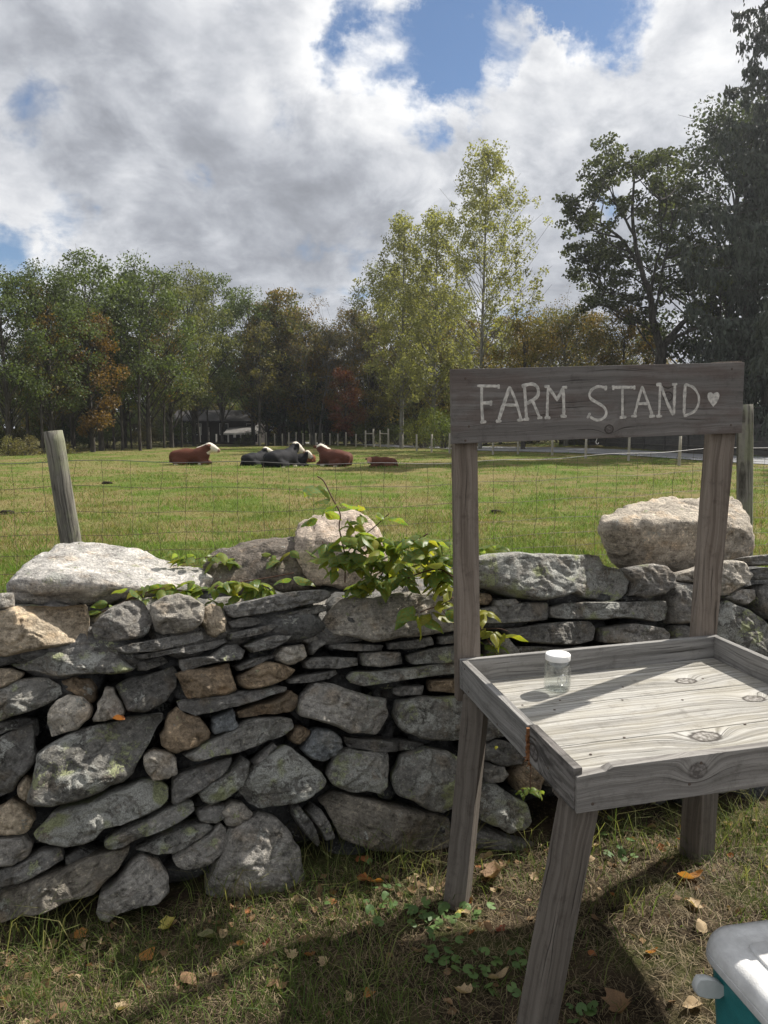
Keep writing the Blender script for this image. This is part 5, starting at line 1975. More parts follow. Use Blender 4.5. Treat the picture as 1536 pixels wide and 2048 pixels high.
# slim trunks showing in the wood's lower storey
SLX = [60, 88, 148, 230, 247, 265, 282, 330, 365, 400, 520, 535, 590, 610, 418]
for k, (px, dist) in enumerate([(60, 52), (88, 49), (148, 56), (230, 60), (247, 58), (265, 64), (282, 57), (330, 62), (365, 68), (400, 70), (520, 74), (535, 78), (590, 82), (610, 80), (418, 80)]):
    put_tree('t', px, dist, SLIM[k % 2], (G_OAK, (.095, .085, .028), G_OAK2)[k % 3], 'slim dark trunked tree at the foot of the wood, ' + ORD[sorted(SLX).index(px)] + ' from the left', 'slim trees of the lower storey', rtree.uniform(.85, 1.1))
# second row, deeper in the wood
for k in range(36):
    px = -420 + k * 62 + rtree.uniform(-20, 20)
    dist = (62 if px < 200 else 84) + rtree.uniform(0, 14) + (6 if 800 < px < 1200 else 0)
    put_tree('t', px, dist, (OAKS + OAKAUT)[k % 5], (G_OAK, G_OLIVE, G_OAK2, G_OAK, (.10, .085, .03))[(k * 3) % 5], 'tree deeper in the wood behind the front row', 'trees deeper in the wood', rtree.uniform(.72, .95) * (.8 if px > 950 else 1))
for k in range(30):
    px = -380 + k * 66 + rtree.uniform(-22, 22)
    if 400 < px < 540:
        continue
    dist = np.interp(px, [-400, 0, 300, 600, 2000], [50, 56, 72, 82, 76]) + rtree.uniform(-1, 6)
    put_tree('t', px, dist, BUSH[k % 2], (G_DARK, G_OAK, (.085, .075, .03), G_OAK2)[k % 4], 'low bush in the undergrowth of the wood', 'undergrowth bushes of the wood', rtree.uniform(.8, 1.25), name='bush', cat='bush')
for px, dist, b, colr, sc_, lab in [(850, 64, 1, (.115, .125, .030), 1.02, 'yellow green bush behind the far fence beneath the poplars'), (735, 79, 1, (.075, .085, .030), .95, 'green bush behind the gateway posts'),
                                    (800, 78, 0, (.060, .075, .026), 1.1, 'dark green bush right of the gateway posts'), (890, 62, 1, (.070, .090, .026), 1.0, 'green bush peeping out left of the sign board'),
                                    (960, 70, 1, (.055, .070, .028), 1.1, 'dark bush behind the road beneath the sign board'), (1060, 72, 1, (.05, .062, .028), 1.1, 'dark bush left of the dark board fence'),
                                    (20, 45.5, 2, (.12, .115, .045), .8, 'low yellowish scrub at the left end of the pasture'), (60, 46, 2, (.12, .105, .05), .8, 'pale brown scrub at the pasture edge behind the left post'),
                                    (120, 50, 2, (.11, .10, .04), .8, 'dull scrub just right of the left fence post'), (492, 77, 2, (.05, .065, .03), .9, 'round clipped shrub in front of the porch')]:
    put_tree('b', px, dist, BUSH[b], colr, lab, None, sc_, name='bush', cat='bush')
# far wood that closes the view
rng = np.random.default_rng(77)
n = 60000
ph = rng.uniform(-0.95, 0.95, n)
dd = rng.uniform(104, 122, n)
P = np.stack([dd * np.tan(ph), dd, rng.random(n) ** 0.8 * (7.0 + 1.6 * np.sin(ph * 23) + 1.0 * np.sin(ph * 61) + .6 * np.sin(ph * 170))], 1)
S = rng.uniform(.6, 1.25, n)
d = rng.normal(0, 1, (n, 3)); d /= np.linalg.norm(d, axis=1)[:, None]
e = np.cross(d, rng.normal(0, 1, (n, 3))); e /= np.linalg.norm(e, axis=1)[:, None]
V = np.stack([P - d * S[:, None] / 2, P + e * S[:, None] * .35, P + d * S[:, None] / 2, P - e * S[:, None] * .35], 1).reshape(-1, 3)
fw = link('far_wood', mesh('far_wood', V, np.arange(4 * n).reshape(n, 4), M_LEAF), color=(.060, .062, .032))
tag(fw, kind='stuff')

# maple and dark neighbours on the right
ZM = 56.0
KM = ZM / 30.0
limbs = [([(1322, 886, 0), (1320, 800, 0), (1321, 735, 0), (1322, 695, 0)], .36, .27),
         ([(1322, 700, 0), (1306, 640, -.2), (1300, 590, -.3), (1279, 530, -.4), (1266, 460, -.5), (1266, 380, -.6), (1272, 320, -.6)], .21, .03),
         ([(1322, 698, 0), (1345, 668, .3), (1372, 640, .6), (1400, 622, 1.0), (1440, 600, 1.4)], .20, .05),
         ([(1330, 690, 0), (1360, 670, -.5), (1395, 655, -1.0), (1440, 640, -1.4)], .13, .04),
         ([(1306, 640, -.2), (1320, 570, .4), (1333, 500, .8), (1345, 430, 1.0)], .10, .03),
         ([(1300, 590, -.3), (1310, 540, -.8), (1325, 480, -1.2), (1320, 400, -1.6)], .09, .02),
         ([(1279, 530, -.4), (1240, 475, -.8), (1200, 445, -1.2), (1160, 425, -1.4)], .09, .02),
         ([(1268, 470, -.5), (1235, 410, .2), (1215, 370, .6)], .07, .02),
         ([(1300, 600, -.3), (1250, 590, .5), (1210, 585, 1.0)], .06, .02),
         ([(1322, 730, 0), (1300, 690, .6), (1270, 650, 1.0)], .06, .015)]
cl_ = [(1150, 425, 30, 340), (1185, 380, 32, 420), (1225, 345, 34, 460), (1270, 315, 34, 480), (1318, 318, 28, 380), (1180, 450, 30, 380), (1165, 500, 28, 360), (1205, 505, 34, 460), (1190, 555, 34, 480),
       (1225, 580, 34, 460), (1250, 535, 30, 340), (1215, 605, 28, 320), (1290, 380, 30, 300), (1240, 420, 26, 240), (1310, 440, 34, 380), (1345, 400, 34, 420), (1330, 495, 30, 330), (1265, 625, 28, 300), (1370, 545, 34, 440), (1400, 500, 34, 420),
       (1420, 580, 34, 440), (1390, 620, 28, 320), (1440, 540, 34, 420), (1360, 350, 30, 380), (1292, 645, 22, 180)]
XM = at_y(1322, 886, ZM)
mt = tree_maple_traced(ZM, limbs, cl_, 42, (XM[0], ZM))
me_ = empty('maple_tree', (XM[0], ZM, 0), 'dark open crowned maple with forked trunk right of the poplar', 'tree')
Mm = Matrix.Translation((XM[0], ZM, 0))
link('trunk', mt[0], me_, mat=Mm)
link('crown', mt[1], me_, mat=Mm, color=(.052, .062, .026))
BIG = tree_oak(51, 14, 3.8, base=.12, nclump=96, per=330, size=.16, cr=1.0, trunk=.26)
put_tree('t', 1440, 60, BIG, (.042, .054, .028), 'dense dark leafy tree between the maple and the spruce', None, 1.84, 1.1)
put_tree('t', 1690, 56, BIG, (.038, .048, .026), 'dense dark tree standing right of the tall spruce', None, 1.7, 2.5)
put_tree('t', 2120, 31, BIG, (.05, .06, .028), 'dark leafy tree beside the road beyond the right edge', None, 1.45, .5)
SPR = tree_spruce(60, 19.0, 3.4, .06)
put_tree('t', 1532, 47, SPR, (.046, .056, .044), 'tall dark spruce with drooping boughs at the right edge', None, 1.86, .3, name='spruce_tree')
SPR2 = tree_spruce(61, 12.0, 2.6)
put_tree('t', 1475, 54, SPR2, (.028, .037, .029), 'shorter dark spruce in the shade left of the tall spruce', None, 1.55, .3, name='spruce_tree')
for px, dist, b, sc_ in [(1395, 58, 1, 1.2), (1530, 54, 0, 1.3), (1300, 62, 1, 1.2), (1230, 66, 1, 1.2), (1170, 70, 1, 1.2)]:
    put_tree('b', px, dist, BUSH[b], (.040, .058, .022), 'dark bush behind the board fence, ' + {1170: 'first', 1230: 'second', 1300: 'third', 1395: 'fourth', 1530: 'fifth'}[px] + ' from the left', 'bushes along the board fence', sc_, name='bush', cat='bush')

# ------------------------------------------------------------------ board fence beyond the road
bf = empty('board_fence', (*at_z(1330, 905, 0)[:2], .2), 'dark board fence running beyond the road on the right', 'fence')
fa, fb_ = np.array([(1120 - 768) / FPX * 66, 66.0]), np.array([(1600 - 768) / FPX * 41, 41.0])
Lf = np.linalg.norm(fb_ - fa)
dr = (fb_ - fa) / Lf
BD = None
bw = .29
nbd = int(Lf / (bw + .012))
mbx = MB()
mbx.box((0, 0, 0), (bw / 2, .012, .95))
BD = mbx.me('fence_board', M_BOARDFENCE)
yaw = math.atan2(dr[1], dr[0])
for i in range(nbd):
    p = fa + dr * (i + .5) * (bw + .012)
    h = float(ground_h(*p))
    link('fence_board', BD, bf, mat=Matrix.Translation((p[0], p[1], h + .98 + .02 * math.sin(i * 7.3))) @ Matrix.Rotation(yaw, 4, 'Z'))
mbp = MB()
mbp.box((0, 0, 0), (.06, .06, 1.02))
PM = mbp.me('post', M_BOARDFENCE)
i = 0.0
while i < Lf:
    p = fa + dr * i + np.array([dr[1], -dr[0]]) * .08
    link('post', PM, bf, mat=Matrix.Translation((p[0], p[1], float(ground_h(*p)) + .98)) @ Matrix.Rotation(yaw, 4, 'Z'))
    i += 2.4
for zz in (.4, 1.5):
    mb = MB()
    a, b = fa + np.array([dr[1], -dr[0]]) * .035, fb_ + np.array([dr[1], -dr[0]]) * .035
    mb.tube([(*a, float(ground_h(*a)) + zz), (*((a + b) / 2), float(ground_h(*((a + b) / 2))) + zz), (*b, float(ground_h(*b)) + zz)], .045, 4)
    link('rail', mb.me('rail', M_BOARDFENCE), bf)

# ------------------------------------------------------------------ farmhouse among the trees
ZH = 82.0


def hp(px, py, z=ZH):
    return at_y(px, py, z)


hb = hp(420, 890)
g0 = float(ground_h(hb[0], ZH))
house = empty('farmhouse', (hb[0], ZH, g0), 'dark farmhouse with a grey roofed white posted porch among the trees', 'house')


def hbox(name, x0, x1, y0, y1, z0, z1, mat, parent=house):
    mb = MB()
    mb.box(((x0 + x1) / 2, (y0 + y1) / 2, (z0 + z1) / 2), ((x1 - x0) / 2, (y1 - y0) / 2, (z1 - z0) / 2))
    c = np.array([(x0 + x1) / 2, (y0 + y1) / 2, z0])
    me = mb.me(name, mat)
    for v in me.vertices:
        v.co -= Vector(c)
    return link(name, me, parent, loc=c)


xl, xr = hp(335, 880)[0], hp(508, 880)[0]
x5, x6 = hp(452, 870)[0], hp(511, 870)[0]
w1 = hbox('wall', xl, xr, ZH + 2.2, ZH + 9, -.1, 2.75, M_SIDING)
# main roof: two slopes
zr0, zr1 = 2.6, 3.9
mb = MB()
q = [(xl - .3, ZH + 1.8, zr0), (xr + .3, ZH + 1.8, zr0), (xr + .3, ZH + 5.6, zr1), (xl - .3, ZH + 5.6, zr1), (xr + .3, ZH + 9.4, zr0), (xl - .3, ZH + 9.4, zr0)]
mb.add(q + [(a, b, c - .15) for a, b, c in q], [(0, 1, 2, 3), (3, 2, 4, 5), (0, 6, 7, 1), (1, 7, 8, 2), (2, 8, 10, 4), (5, 4, 10, 11), (0, 3, 9, 6), (3, 5, 11, 9), (6, 9, 8, 7), (9, 11, 10, 8)])
rf_ = link('roof', mb.me('roof', M_ROOFDARK), house)
hbox('chimney', xl + 2.2, xl + 2.9, ZH + 5.2, ZH + 5.9, 3.5, 4.5, M_ROOFDARK, rf_)
# porch
zp = 1.55
mb = MB()
ze = float(hp(480, 866)[2])
zt = float(hp(480, 857)[2])
q = [(x5 - .2, ZH - .3, ze), (x6 + .2, ZH - .3, ze), (x6 + .2, ZH + 2.4, zt + .45), (x5 - .2, ZH + 2.4, zt + .15)]
mb.add(q + [(a, b, c - .12) for a, b, c in q], [(0, 1, 2, 3), (0, 4, 5, 1), (1, 5, 6, 2), (2, 6, 7, 3), (3, 7, 4, 0), (4, 7, 6, 5)])
link('porch_roof', mb.me('porch_roof', M_ROOF), house)
hbox('fascia', x5 - .2, x6 + .2, ZH - .36, ZH - .30, ze - .17, ze - .02, M_WHITEPAINT)
for px in (433, 457, 482, 506):
    x = hp(px, 880)[0]
    hbox('porch_post', x - .07, x + .07, ZH - .2, ZH - .06, 0.0, ze - .12, M_WHITEPAINT)
for px in (372, 398, 415):
    x = hp(px, 880)[0]
    hbox('porch_post', x - .06, x + .06, ZH + .5, ZH + .62, 0.0, 1.9, M_WHITEPAINT)
hbox('porch_floor', xl, x6, ZH - .4, ZH + 2.2, -.05, .22, M_SIDING)
for px in (345, 385, 440, 495):
    x = hp(px, 880)[0]
    wn = hbox('window', x - .5, x + .5, ZH + 2.14, ZH + 2.19, 1.0, 2.3, M_WHITEPAINT)
    hbox('pane', x - .43, x + .43, ZH + 2.10, ZH + 2.135, 1.07, 2.23, M_WINDOW, wn)
x = hp(471, 876)[0]
nb_ = empty('notice_board', (x, ZH - .5, g0), 'small pale notice board on a post before the porch', 'sign')
hbox('panel', x - .14, x + .14, ZH - .5, ZH - .46, .75, 1.1, M_WHITEPAINT, nb_)
hbox('post', x - .03, x + .03, ZH - .46, ZH - .40, -.1, 1.05, M_SIDING, nb_)
# outbuilding with a pale metal roof further right
Z2 = 92.0
b2 = empty('shed', (hp(542, 880, Z2)[0], Z2, 0), 'shed with pale metal roof half hidden by tree trunks', 'shed')
xa, xb = hp(522, 870, Z2)[0], hp(568, 870, Z2)[0]
hbox('wall', xa + .3, xb - .2, Z2 + .3, Z2 + 5, -.1, 1.9, M_SIDING, b2)
za, zb = float(hp(540, 862, Z2)[2]), float(hp(540, 842, Z2)[2])
mb = MB()
q = [(xa, Z2, za), (xb, Z2, za + .15), (xb, Z2 + 3, zb + .3), (xa + .9, Z2 + 3, zb)]
mb.add(q + [(a, b, c - .1) for a, b, c in q], [(0, 1, 2, 3), (0, 4, 5, 1), (1, 5, 6, 2), (2, 6, 7, 3), (3, 7, 4, 0), (4, 7, 6, 5)])
link('roof', mb.me('roof', M_METALROOF), b2)

# ------------------------------------------------------------------ cattle
def cow(label, px, py, z, yaw, scale, body, face, crest=None, head_yaw=0.0, head_pitch=0.0, neck_low=0.0, name='cow'):
    prim = []

    def cap(a, b, ra, rb, c):
        prim.append((np.array(a, float), np.array(b, float), ra, rb, c))
    W, B, P_ = 1, 0, 2
    cap((-.78, 0, .40), (-.25, 0, .42), .36, .42, B)
    cap((-.25, 0, .42), (.45, 0, .46), .42, .37, B)
    cap((.40, 0, .52), (.62, 0, .50), .34, .27, B)
    cap((-.80, .18, .50), (-.45, .20, .52), .22, .25, B)
    cap((-.80, -.18, .50), (-.45, -.20, .52), .22, .25, B)
    for s in (-1, 1):
        cap((-.62, s * .34, .24), (-.20, s * .40, .16), .22, .12, B)
        cap((-.20, s * .42, .12), (-.52, s * .46, .08), .075, .055, B)
        cap((-.52, s * .46, .07), (-.66, s * .46, .06), .06, .055, W)
        cap((.52, s * .22, .28), (.86, s * .23, .14), .15, .09, B)
        cap((.86, s * .23, .11), (.58, s * .27, .07), .075, .06, B)
        cap((.58, s * .27, .07), (.46, s * .27, .06), .06, .055, W)
    nk = np.array([.90, 0, .90 - neck_low])
    cap((.50, 0, .64), nk, .27, .18, B)
    cap((.60, 0, .48), (.90, 0, .78 - neck_low), .20, .13, crest if crest is not None else B)
    if crest is not None:
        cap((.36, 0, .84), (.80, 0, .99 - neck_low), .07, .09, W)
    # head, turned about the poll
    hy, hpch = head_yaw, head_pitch
    d = np.array([math.cos(hy) * math.cos(hpch), math.sin(hy) * math.cos(hpch), -math.sin(hpch)])
    sd = np.array([-math.sin(hy), math.cos(hy), 0])
    up = np.cross(d, sd)
    poll = nk + [.02, 0, .04]
    h = lambda a, b, c: poll + (d * a + sd * b + up * c) * 1.14
    cap(h(.0, 0, .02), h(.16, 0, .0), .165, .15, W)
    cap(h(.16, 0, -.01), h(.36, 0, -.03), .14, .10, W)
    cap(h(.36, 0, -.03), h(.43, 0, -.035), .096, .085, P_)
    cap(h(.08, 0, -.09), h(.28, 0, -.10), .125, .09, W)
    for s in (-1, 1):
        cap(h(.02, s * .13, .05), h(-.02, s * .25, .03), .045, .05, B)
        cap(h(-.02, s * .25, .03), h(-.03, s * .33, .0), .05, .022, B)
    # tail
    cap((-1.10, .06, .52), (-1.16, .16, .20), .045, .04, B)
    cap((-1.16, .16, .20), (-1.02, .34, .07), .04, .05, B)

    def field(q, want=False):
        ds = []
        for a, b, ra, rb, c in prim:
            ab = b - a
            t = np.clip((q - a) @ ab / (ab @ ab + 1e-9), 0, 1)
            ds.append(np.linalg.norm(q - a - t[:, None] * ab, axis=1) - (ra + (rb - ra) * t))
        D = np.stack(ds, 1)
        if want:
            return D
        k = .045
        m = D.min(1)
        return m - k * np.log(np.exp(-(D - m[:, None]) / k).sum(1)) + k * .35
    V, F = surface_nets(field, (-1.35, -.75, -.06), (1.65, .75, 1.5), .034)
    V[:, 2] = np.maximum(V[:, 2], -.03)
    D = field(V, True)
    which = D.argmin(1)
    cid = np.array([p[4] for p in prim])[which]
    cols = np.array([body, face, (.30, .19, .16)])[cid]
    X = at_z(px, py, 0)
    scale *= .96
    X = np.array([(px - 768) / FPX * z * 1.0, z, float(ground_h((px - 768) / FPX * z, z)) - .05])
    e = empty(name, X, label, 'cow', 'cattle resting in the pasture')
    me = mesh('body', V, F, M_HIDE, True)
    at = me.attributes.new('Col', 'FLOAT_COLOR', 'POINT')
    at.data.foreach_set('color', np.concatenate([cols, np.ones((len(cols), 1))], 1).astype(np.float32).ravel())
    M = Matrix.Translation(X) @ Matrix.Rotation(yaw, 4, 'Z') @ Matrix.Scale(scale, 4)
    b = link('body', me, e, mat=M)
    for s in (-1, 1):
        mb = MB()
        c = h(.17, s * .115, .045)
        mb.add(icov * .026 + c, icof.tolist())
        link('eye', mb.me('eye', M_EYE, True), e, mat=M)
    return e


BRN, BLK, WHT = (.095, .032, .018), (.012, .012, .014), (.66, .60, .50)
cow('red brown white faced cow lying alone on the left, head held up right', 384, 928, 34.8, -0.10, 1.0, BRN, WHT, 1, .05, .35)
cow('large black white faced cow lying in the middle of the group', 566, 933, 32.6, 1.02, 1.02, BLK, WHT, None, -.5, .55, -.06)
cow('black white faced calf sitting behind the large black cow on the left', 512, 929, 34.2, 1.05, .80, BLK, WHT, None, -.9, .25, -.04)
cow('black white faced calf tucked at the right of the large black cow', 588, 929, 34.0, .35, .72, BLK, WHT, None, -.5, .65, .0)
cow('small brown calf lying between the black calf and the brown cow', 612, 926, 37.5, 2.3, .62, (.17, .058, .026), (.17, .058, .026), None, .2, .3, .35)
cow('red brown cow lying with its back turned, right of the black cattle', 668, 931, 33.6, 2.42, .98, (.085, .029, .017), WHT, 1, -1.0, .3, .02)
cow('small brown calf lying apart on the right facing the camera', 764, 937, 31.6, 3.35, .60, (.090, .032, .018), (.32, .16, .10), None, 1.15, .35, .28)

# ------------------------------------------------------------------ grasses


def blades(name, P, hgt, wid, mat, lean, rng, seg2=True, flat=False):
    n = len(P)
    a = rng.uniform(0, 2 * math.pi, n)
    la = rng.uniform(0, 2 * math.pi, n)
    side = np.stack([np.cos(a), np.sin(a), np.zeros(n)], 1) * (wid / 2)[:, None]
    ld = np.stack([np.cos(la), np.sin(la), np.zeros(n)], 1)
    up = np.array([0, 0, 1.0])
    l1 = (lean * hgt)[:, None] * ld
    mid = P + up * (hgt * .55)[:, None] + l1 * .28
    tip = P + up * (hgt * (1 - .25 * lean))[:, None] + l1
    if flat:
        z = rng.uniform(.002, .022, n)
        mid = P + ld * (hgt * .5)[:, None] + up * (z * rng.uniform(.6, 1.8, n))[:, None] + side * .0
        tip = P + ld * hgt[:, None] + up * (z * rng.uniform(.1, 1.6, n))[:, None] + np.cross(ld, up) * (hgt * rng.normal(0, .15, n))[:, None]
        side = np.cross(ld, up) * (wid / 2)[:, None]
        V = np.stack([P - side, P + side, mid + side, mid - side, tip + side * .6, tip - side * .6], 1).reshape(-1, 3)
        b = np.arange(n)[:, None] * 6
        F = np.concatenate([b + [0, 1, 2, 3], b + [3, 2, 4, 5]], 1).reshape(-1, 4)
        return mesh(name, V, F, mat)
    if not seg2:
        V = np.stack([P - side, P + side, tip], 1).reshape(-1, 3)
        return mesh(name, V, np.arange(3 * n).reshape(n, 3), mat)
    V = np.stack([P - side, P + side, mid + side * .8, mid - side * .8, tip + side * .12, tip - side * .12], 1).reshape(-1, 3)
    b = np.arange(n)[:, None] * 6
    F = np.concatenate([b + [0, 1, 2, 3], b + [3, 2, 4, 5]], 1).reshape(-1, 4)
    return mesh(name, V, F, mat)


rng = np.random.default_rng(99)
# pasture
n = 330000
iy = rng.uniform(1 / 75, 1 / 3.6, n)
Y = 1 / iy
X = (rng.uniform(-200, 1736, n) - 768) / FPX * Y
ok = Y > np.array([yw(x) for x in np.linspace(-6, 6, 200)])[np.clip(((X + 6) / 12 * 199).astype(int), 0, 199)] + 0.75
X, Y = X[ok], Y[ok]
n = len(X)
tuf = np.sin(X * 1.9 + .7 * np.sin(Y * 1.3)) * np.sin(Y * 1.1 + X * .4) + .6 * np.sin(X * 4.7 + 1.0) * np.sin(Y * 3.9)
hg = (0.035 + .045 * rng.random(n)) * (1 + .55 * np.clip(tuf, -.8, 1.2)) * (1 + Y / 120)
wd = 0.006 + Y * .00062
P = np.stack([X, Y, ground_h(X, Y) - .004], 1)
pg = link('pasture_grass', blades('pasture_grass', P, hg, wd, M_PASTURE, rng.uniform(.3, 1.1, n), rng, False))
tag(pg, kind='stuff')
# rank tufts in the pasture
tf = []
for k in range(700):
    y = 1 / rng.uniform(1 / 48, 1 / 6.5)
    x = (rng.uniform(-60, 1600) - 768) / FPX * y
    m = 34
    r = rng.uniform(.10, .34)
    q = rng.normal(0, r, (m, 2)) * [1.7, .7]
    tf.append(np.stack([x + q[:, 0], y + q[:, 1], np.full(m, y)], 1))
for (px, z) in [(384, 34.2), (350, 34.3), (420, 34.2), (566, 31.8), (540, 31.9), (595, 31.9), (512, 33.6), (668, 32.9), (640, 32.9), (700, 32.9), (764, 31.0), (745, 31.1), (785, 31.1)]:
    q = rng.normal(0, .3, (60, 2)) * [1.6, .5]
    tf.append(np.stack([(px - 768) / FPX * z + q[:, 0], z + q[:, 1], np.full(60, z * 1.0)], 1))
tf = np.concatenate(tf)
P = np.stack([tf[:, 0], tf[:, 1], ground_h(tf[:, 0], tf[:, 1]) - .004], 1)
n = len(P)
tg = link('rank_grass', blades('rank_grass', P, rng.uniform(.05, .17, n), .007 + tf[:, 2] * .0006, grass_material('rank_grass', False, (.075, .150, .020), (.150, .220, .045), .45), rng.uniform(.2, .9, n), rng, False))
tag(tg, kind='stuff')

# roadside strip in front of the wall
def strip(n, ymin=1.1):
    x = rng.uniform(-1.75, 2.6, n)
    y = rng.uniform(ymin, 3.3, n)
    wl = np.interp(x, wall_base[:, 0], wall_base[:, 1])
    k = y < wl + .03
    return x[k], y[k], wl[k]


x, y, wl = strip(64000)
left = sst(.25, -.35, x)
pn_ = .5 + .5 * np.sin(x * 6.1 + 2 * np.sin(y * 4.3)) * np.sin(y * 7.7 + x * 2.1)
dens = np.clip(.18 + .62 * left + .55 * (pn_ - .45) + .35 * sst(.9, 1.5, x) * sst(2.0, 2.5, y), .05, 1) * (1 - .45 * np.exp(-((wl - y) / .09) ** 2))
bare = np.exp(-(((x - .78) / .34) ** 2 + ((y - 1.95) / .45) ** 2)) + .9 * np.exp(-(((x + .55) / .22) ** 2 + ((y - 2.32) / .12) ** 2))
dens *= 1 - .85 * np.clip(bare, 0, 1)
k = rng.random(len(x)) < dens
x, y = x[k], y[k]
n = len(x)
P = np.stack([x, y, ground_h(x, y) - .003], 1)
vg = link('verge_grass', blades('verge_grass', P, rng.gamma(4, .0105, n) + .012, rng.uniform(.0016, .0036, n), M_GRASS, rng.uniform(.4, 1.5, n), rng))
tag(vg, kind='stuff')
# longer blades: along the wall foot and in tufts
tl = []
for k in range(46):
    xx = rng.uniform(-1.35, 1.7)
    yy = np.interp(xx, wall_base[:, 0], wall_base[:, 1]) - rng.uniform(.02, .16)
    tl.append((xx, yy, rng.integers(5, 14), .05, rng.uniform(.10, .20)))
for px, py, m, h in [(585, 1760, 26, .16), (640, 1720, 14, .22), (680, 1725, 16, .24), (740, 1700, 14, .26), (800, 1715, 14, .20), (440, 1790, 24, .18), (520, 1770, 24, .16), (100, 1880, 20, .22), (40, 1880, 18, .22), (160, 1870, 14, .2), (500, 1800, 20, .14),
                    (1265, 1835, 26, .15), (1235, 1815, 12, .2), (1320, 1800, 8, .2), (1480, 1760, 34, .12), (1510, 1700, 30, .16), (1440, 1690, 22, .16), (1400, 1700, 14, .2), (1230, 1700, 14, .16), (1530, 1650, 26, .2),
                    (760, 1960, 12, .18), (720, 2000, 16, .15), (60, 2000, 18, .12), (1190, 1950, 10, .2), (290, 1950, 26, .1), (200, 1990, 26, .1), (380, 1900, 20, .11), (950, 1740, 10, .22), (1045, 1700, 8, .18)]:
    q = at_z(px, py, 0)
    tl.append((q[0], q[1], m, .035, h))
Ps, Hs = [], []
for xx, yy, m, r, h in tl:
    q = rng.normal(0, r, (m, 2))
    Ps.append(np.stack([xx + q[:, 0], yy + q[:, 1], np.zeros(m)], 1))
    Hs.append(h * rng.uniform(.45, 1.2, m))
P, Hh = np.concatenate(Ps), np.concatenate(Hs)
P[:, 2] = ground_h(P[:, 0], P[:, 1]) - .003
n = len(P)
lg = link('tall_grass', blades('tall_grass', P, Hh, rng.uniform(.0018, .0042, n), grass_material('tall_grass', False, (.075, .120, .028), (.22, .20, .085), .4), rng.uniform(.35, 1.2, n), rng))
tag(lg, kind='stuff')
x, y, wl = strip(56000)
n = len(x)
P = np.stack([x, y, ground_h(x, y) + .001], 1)
sl = link('straw_litter', blades('straw_litter', P, rng.gamma(3, .011, n) + .010, rng.uniform(.0007, .0019, n), M_STRAW, rng.uniform(0, 1, n), rng, True, True))
tag(sl, kind='stuff')
x, y, wl = strip(2600)
keep = rng.random(len(x)) < .25 + .75 * np.exp(-((wl - y) / .3) ** 2)
x, y = x[keep], y[keep]
n = len(x)
P = np.stack([x, y, ground_h(x, y) + .003 + rng.uniform(0, .008, n)], 1)
d = rng.normal(0, 1, (n, 3)); d[:, 2] *= .3; d /= np.linalg.norm(d, axis=1)[:, None]
e = np.cross(d, rng.normal(0, .35, (n, 3)) + [0, 0, 1]); e /= np.linalg.norm(e, axis=1)[:, None]
S = rng.uniform(.008, .022, n)
V = np.stack([P - d * S[:, None], P + e * (S * .6)[:, None] + [0, 0, .004], P + d * S[:, None], P - e * (S * .6)[:, None]], 1).reshape(-1, 3)
ll = link('leaf_litter', mesh('leaf_litter', V, np.arange(4 * n).reshape(n, 4), M_DRYLEAF), color=(.17, .105, .055))
tag(ll, kind='stuff')

# ------------------------------------------------------------------ fallen leaves, one by one
def leaf_grid(outline, curl, twist, nu=10, nv=6, seed=0, fold=.25, ripple=.05):
    """leaf of unit length along +x; outline(t) gives half width"""
    vs, fs = [], []
    for i in range(nu + 1):
        t = i / nu
        w = outline(t)
        for j in range(nv + 1):
            s = 2 * j / nv - 1
            xx = t
            yy = s * w
            zz = fold * abs(yy) + curl * (t - .5) ** 2 + twist * (t - .5) * yy + ripple * math.sin(9 * t + seed) * abs(s) ** 2 * .5 + .015 * math.sin(t * 44) * abs(s)
            vs.append((xx, yy, zz))
    m = nv + 1
    for i in range(nu):
        for j in range(nv):
            a = i * m + j
            fs.append((a, a + m, a + m + 1, a + 1))
    return vs, fs


ovate = lambda t: .30 * math.sin(math.pi * min(1, t * 1.02) ** .72) ** .9 + .004
lobed = lambda t: (.34 * math.sin(math.pi * t ** .8) ** .7) * (1 + .28 * math.sin(t * 19)) + .008
FL = []
for k, (ol_, cu, tw, fo, ri) in enumerate([(ovate, .9, .8, .5, .10), (lobed, .5, -.7, .35, .12), (ovate, -.7, .4, -.3, .14), (lobed, 1.2, 1.0, .7, .08), (ovate, .3, -1.2, .9, .05)]):
    vs, fs = leaf_grid(ol_, cu, tw, 10, 6, k, fo, ri)
    vs = [(a - .5, b, c) for a, b, c in vs]
    zmin = min(v[2] for v in vs)
    FL.append(mesh('fallen_leaf', [(a, b, c - zmin) for a, b, c in vs], fs, M_DRYLEAF, True))
TAN, BRN2, RST, ORG, YLW, RDB = (.36, .27, .165), (.20, .125, .07), (.27, .105, .042), (.40, .185, .055), (.42, .36, .10), (.20, .05, .028)
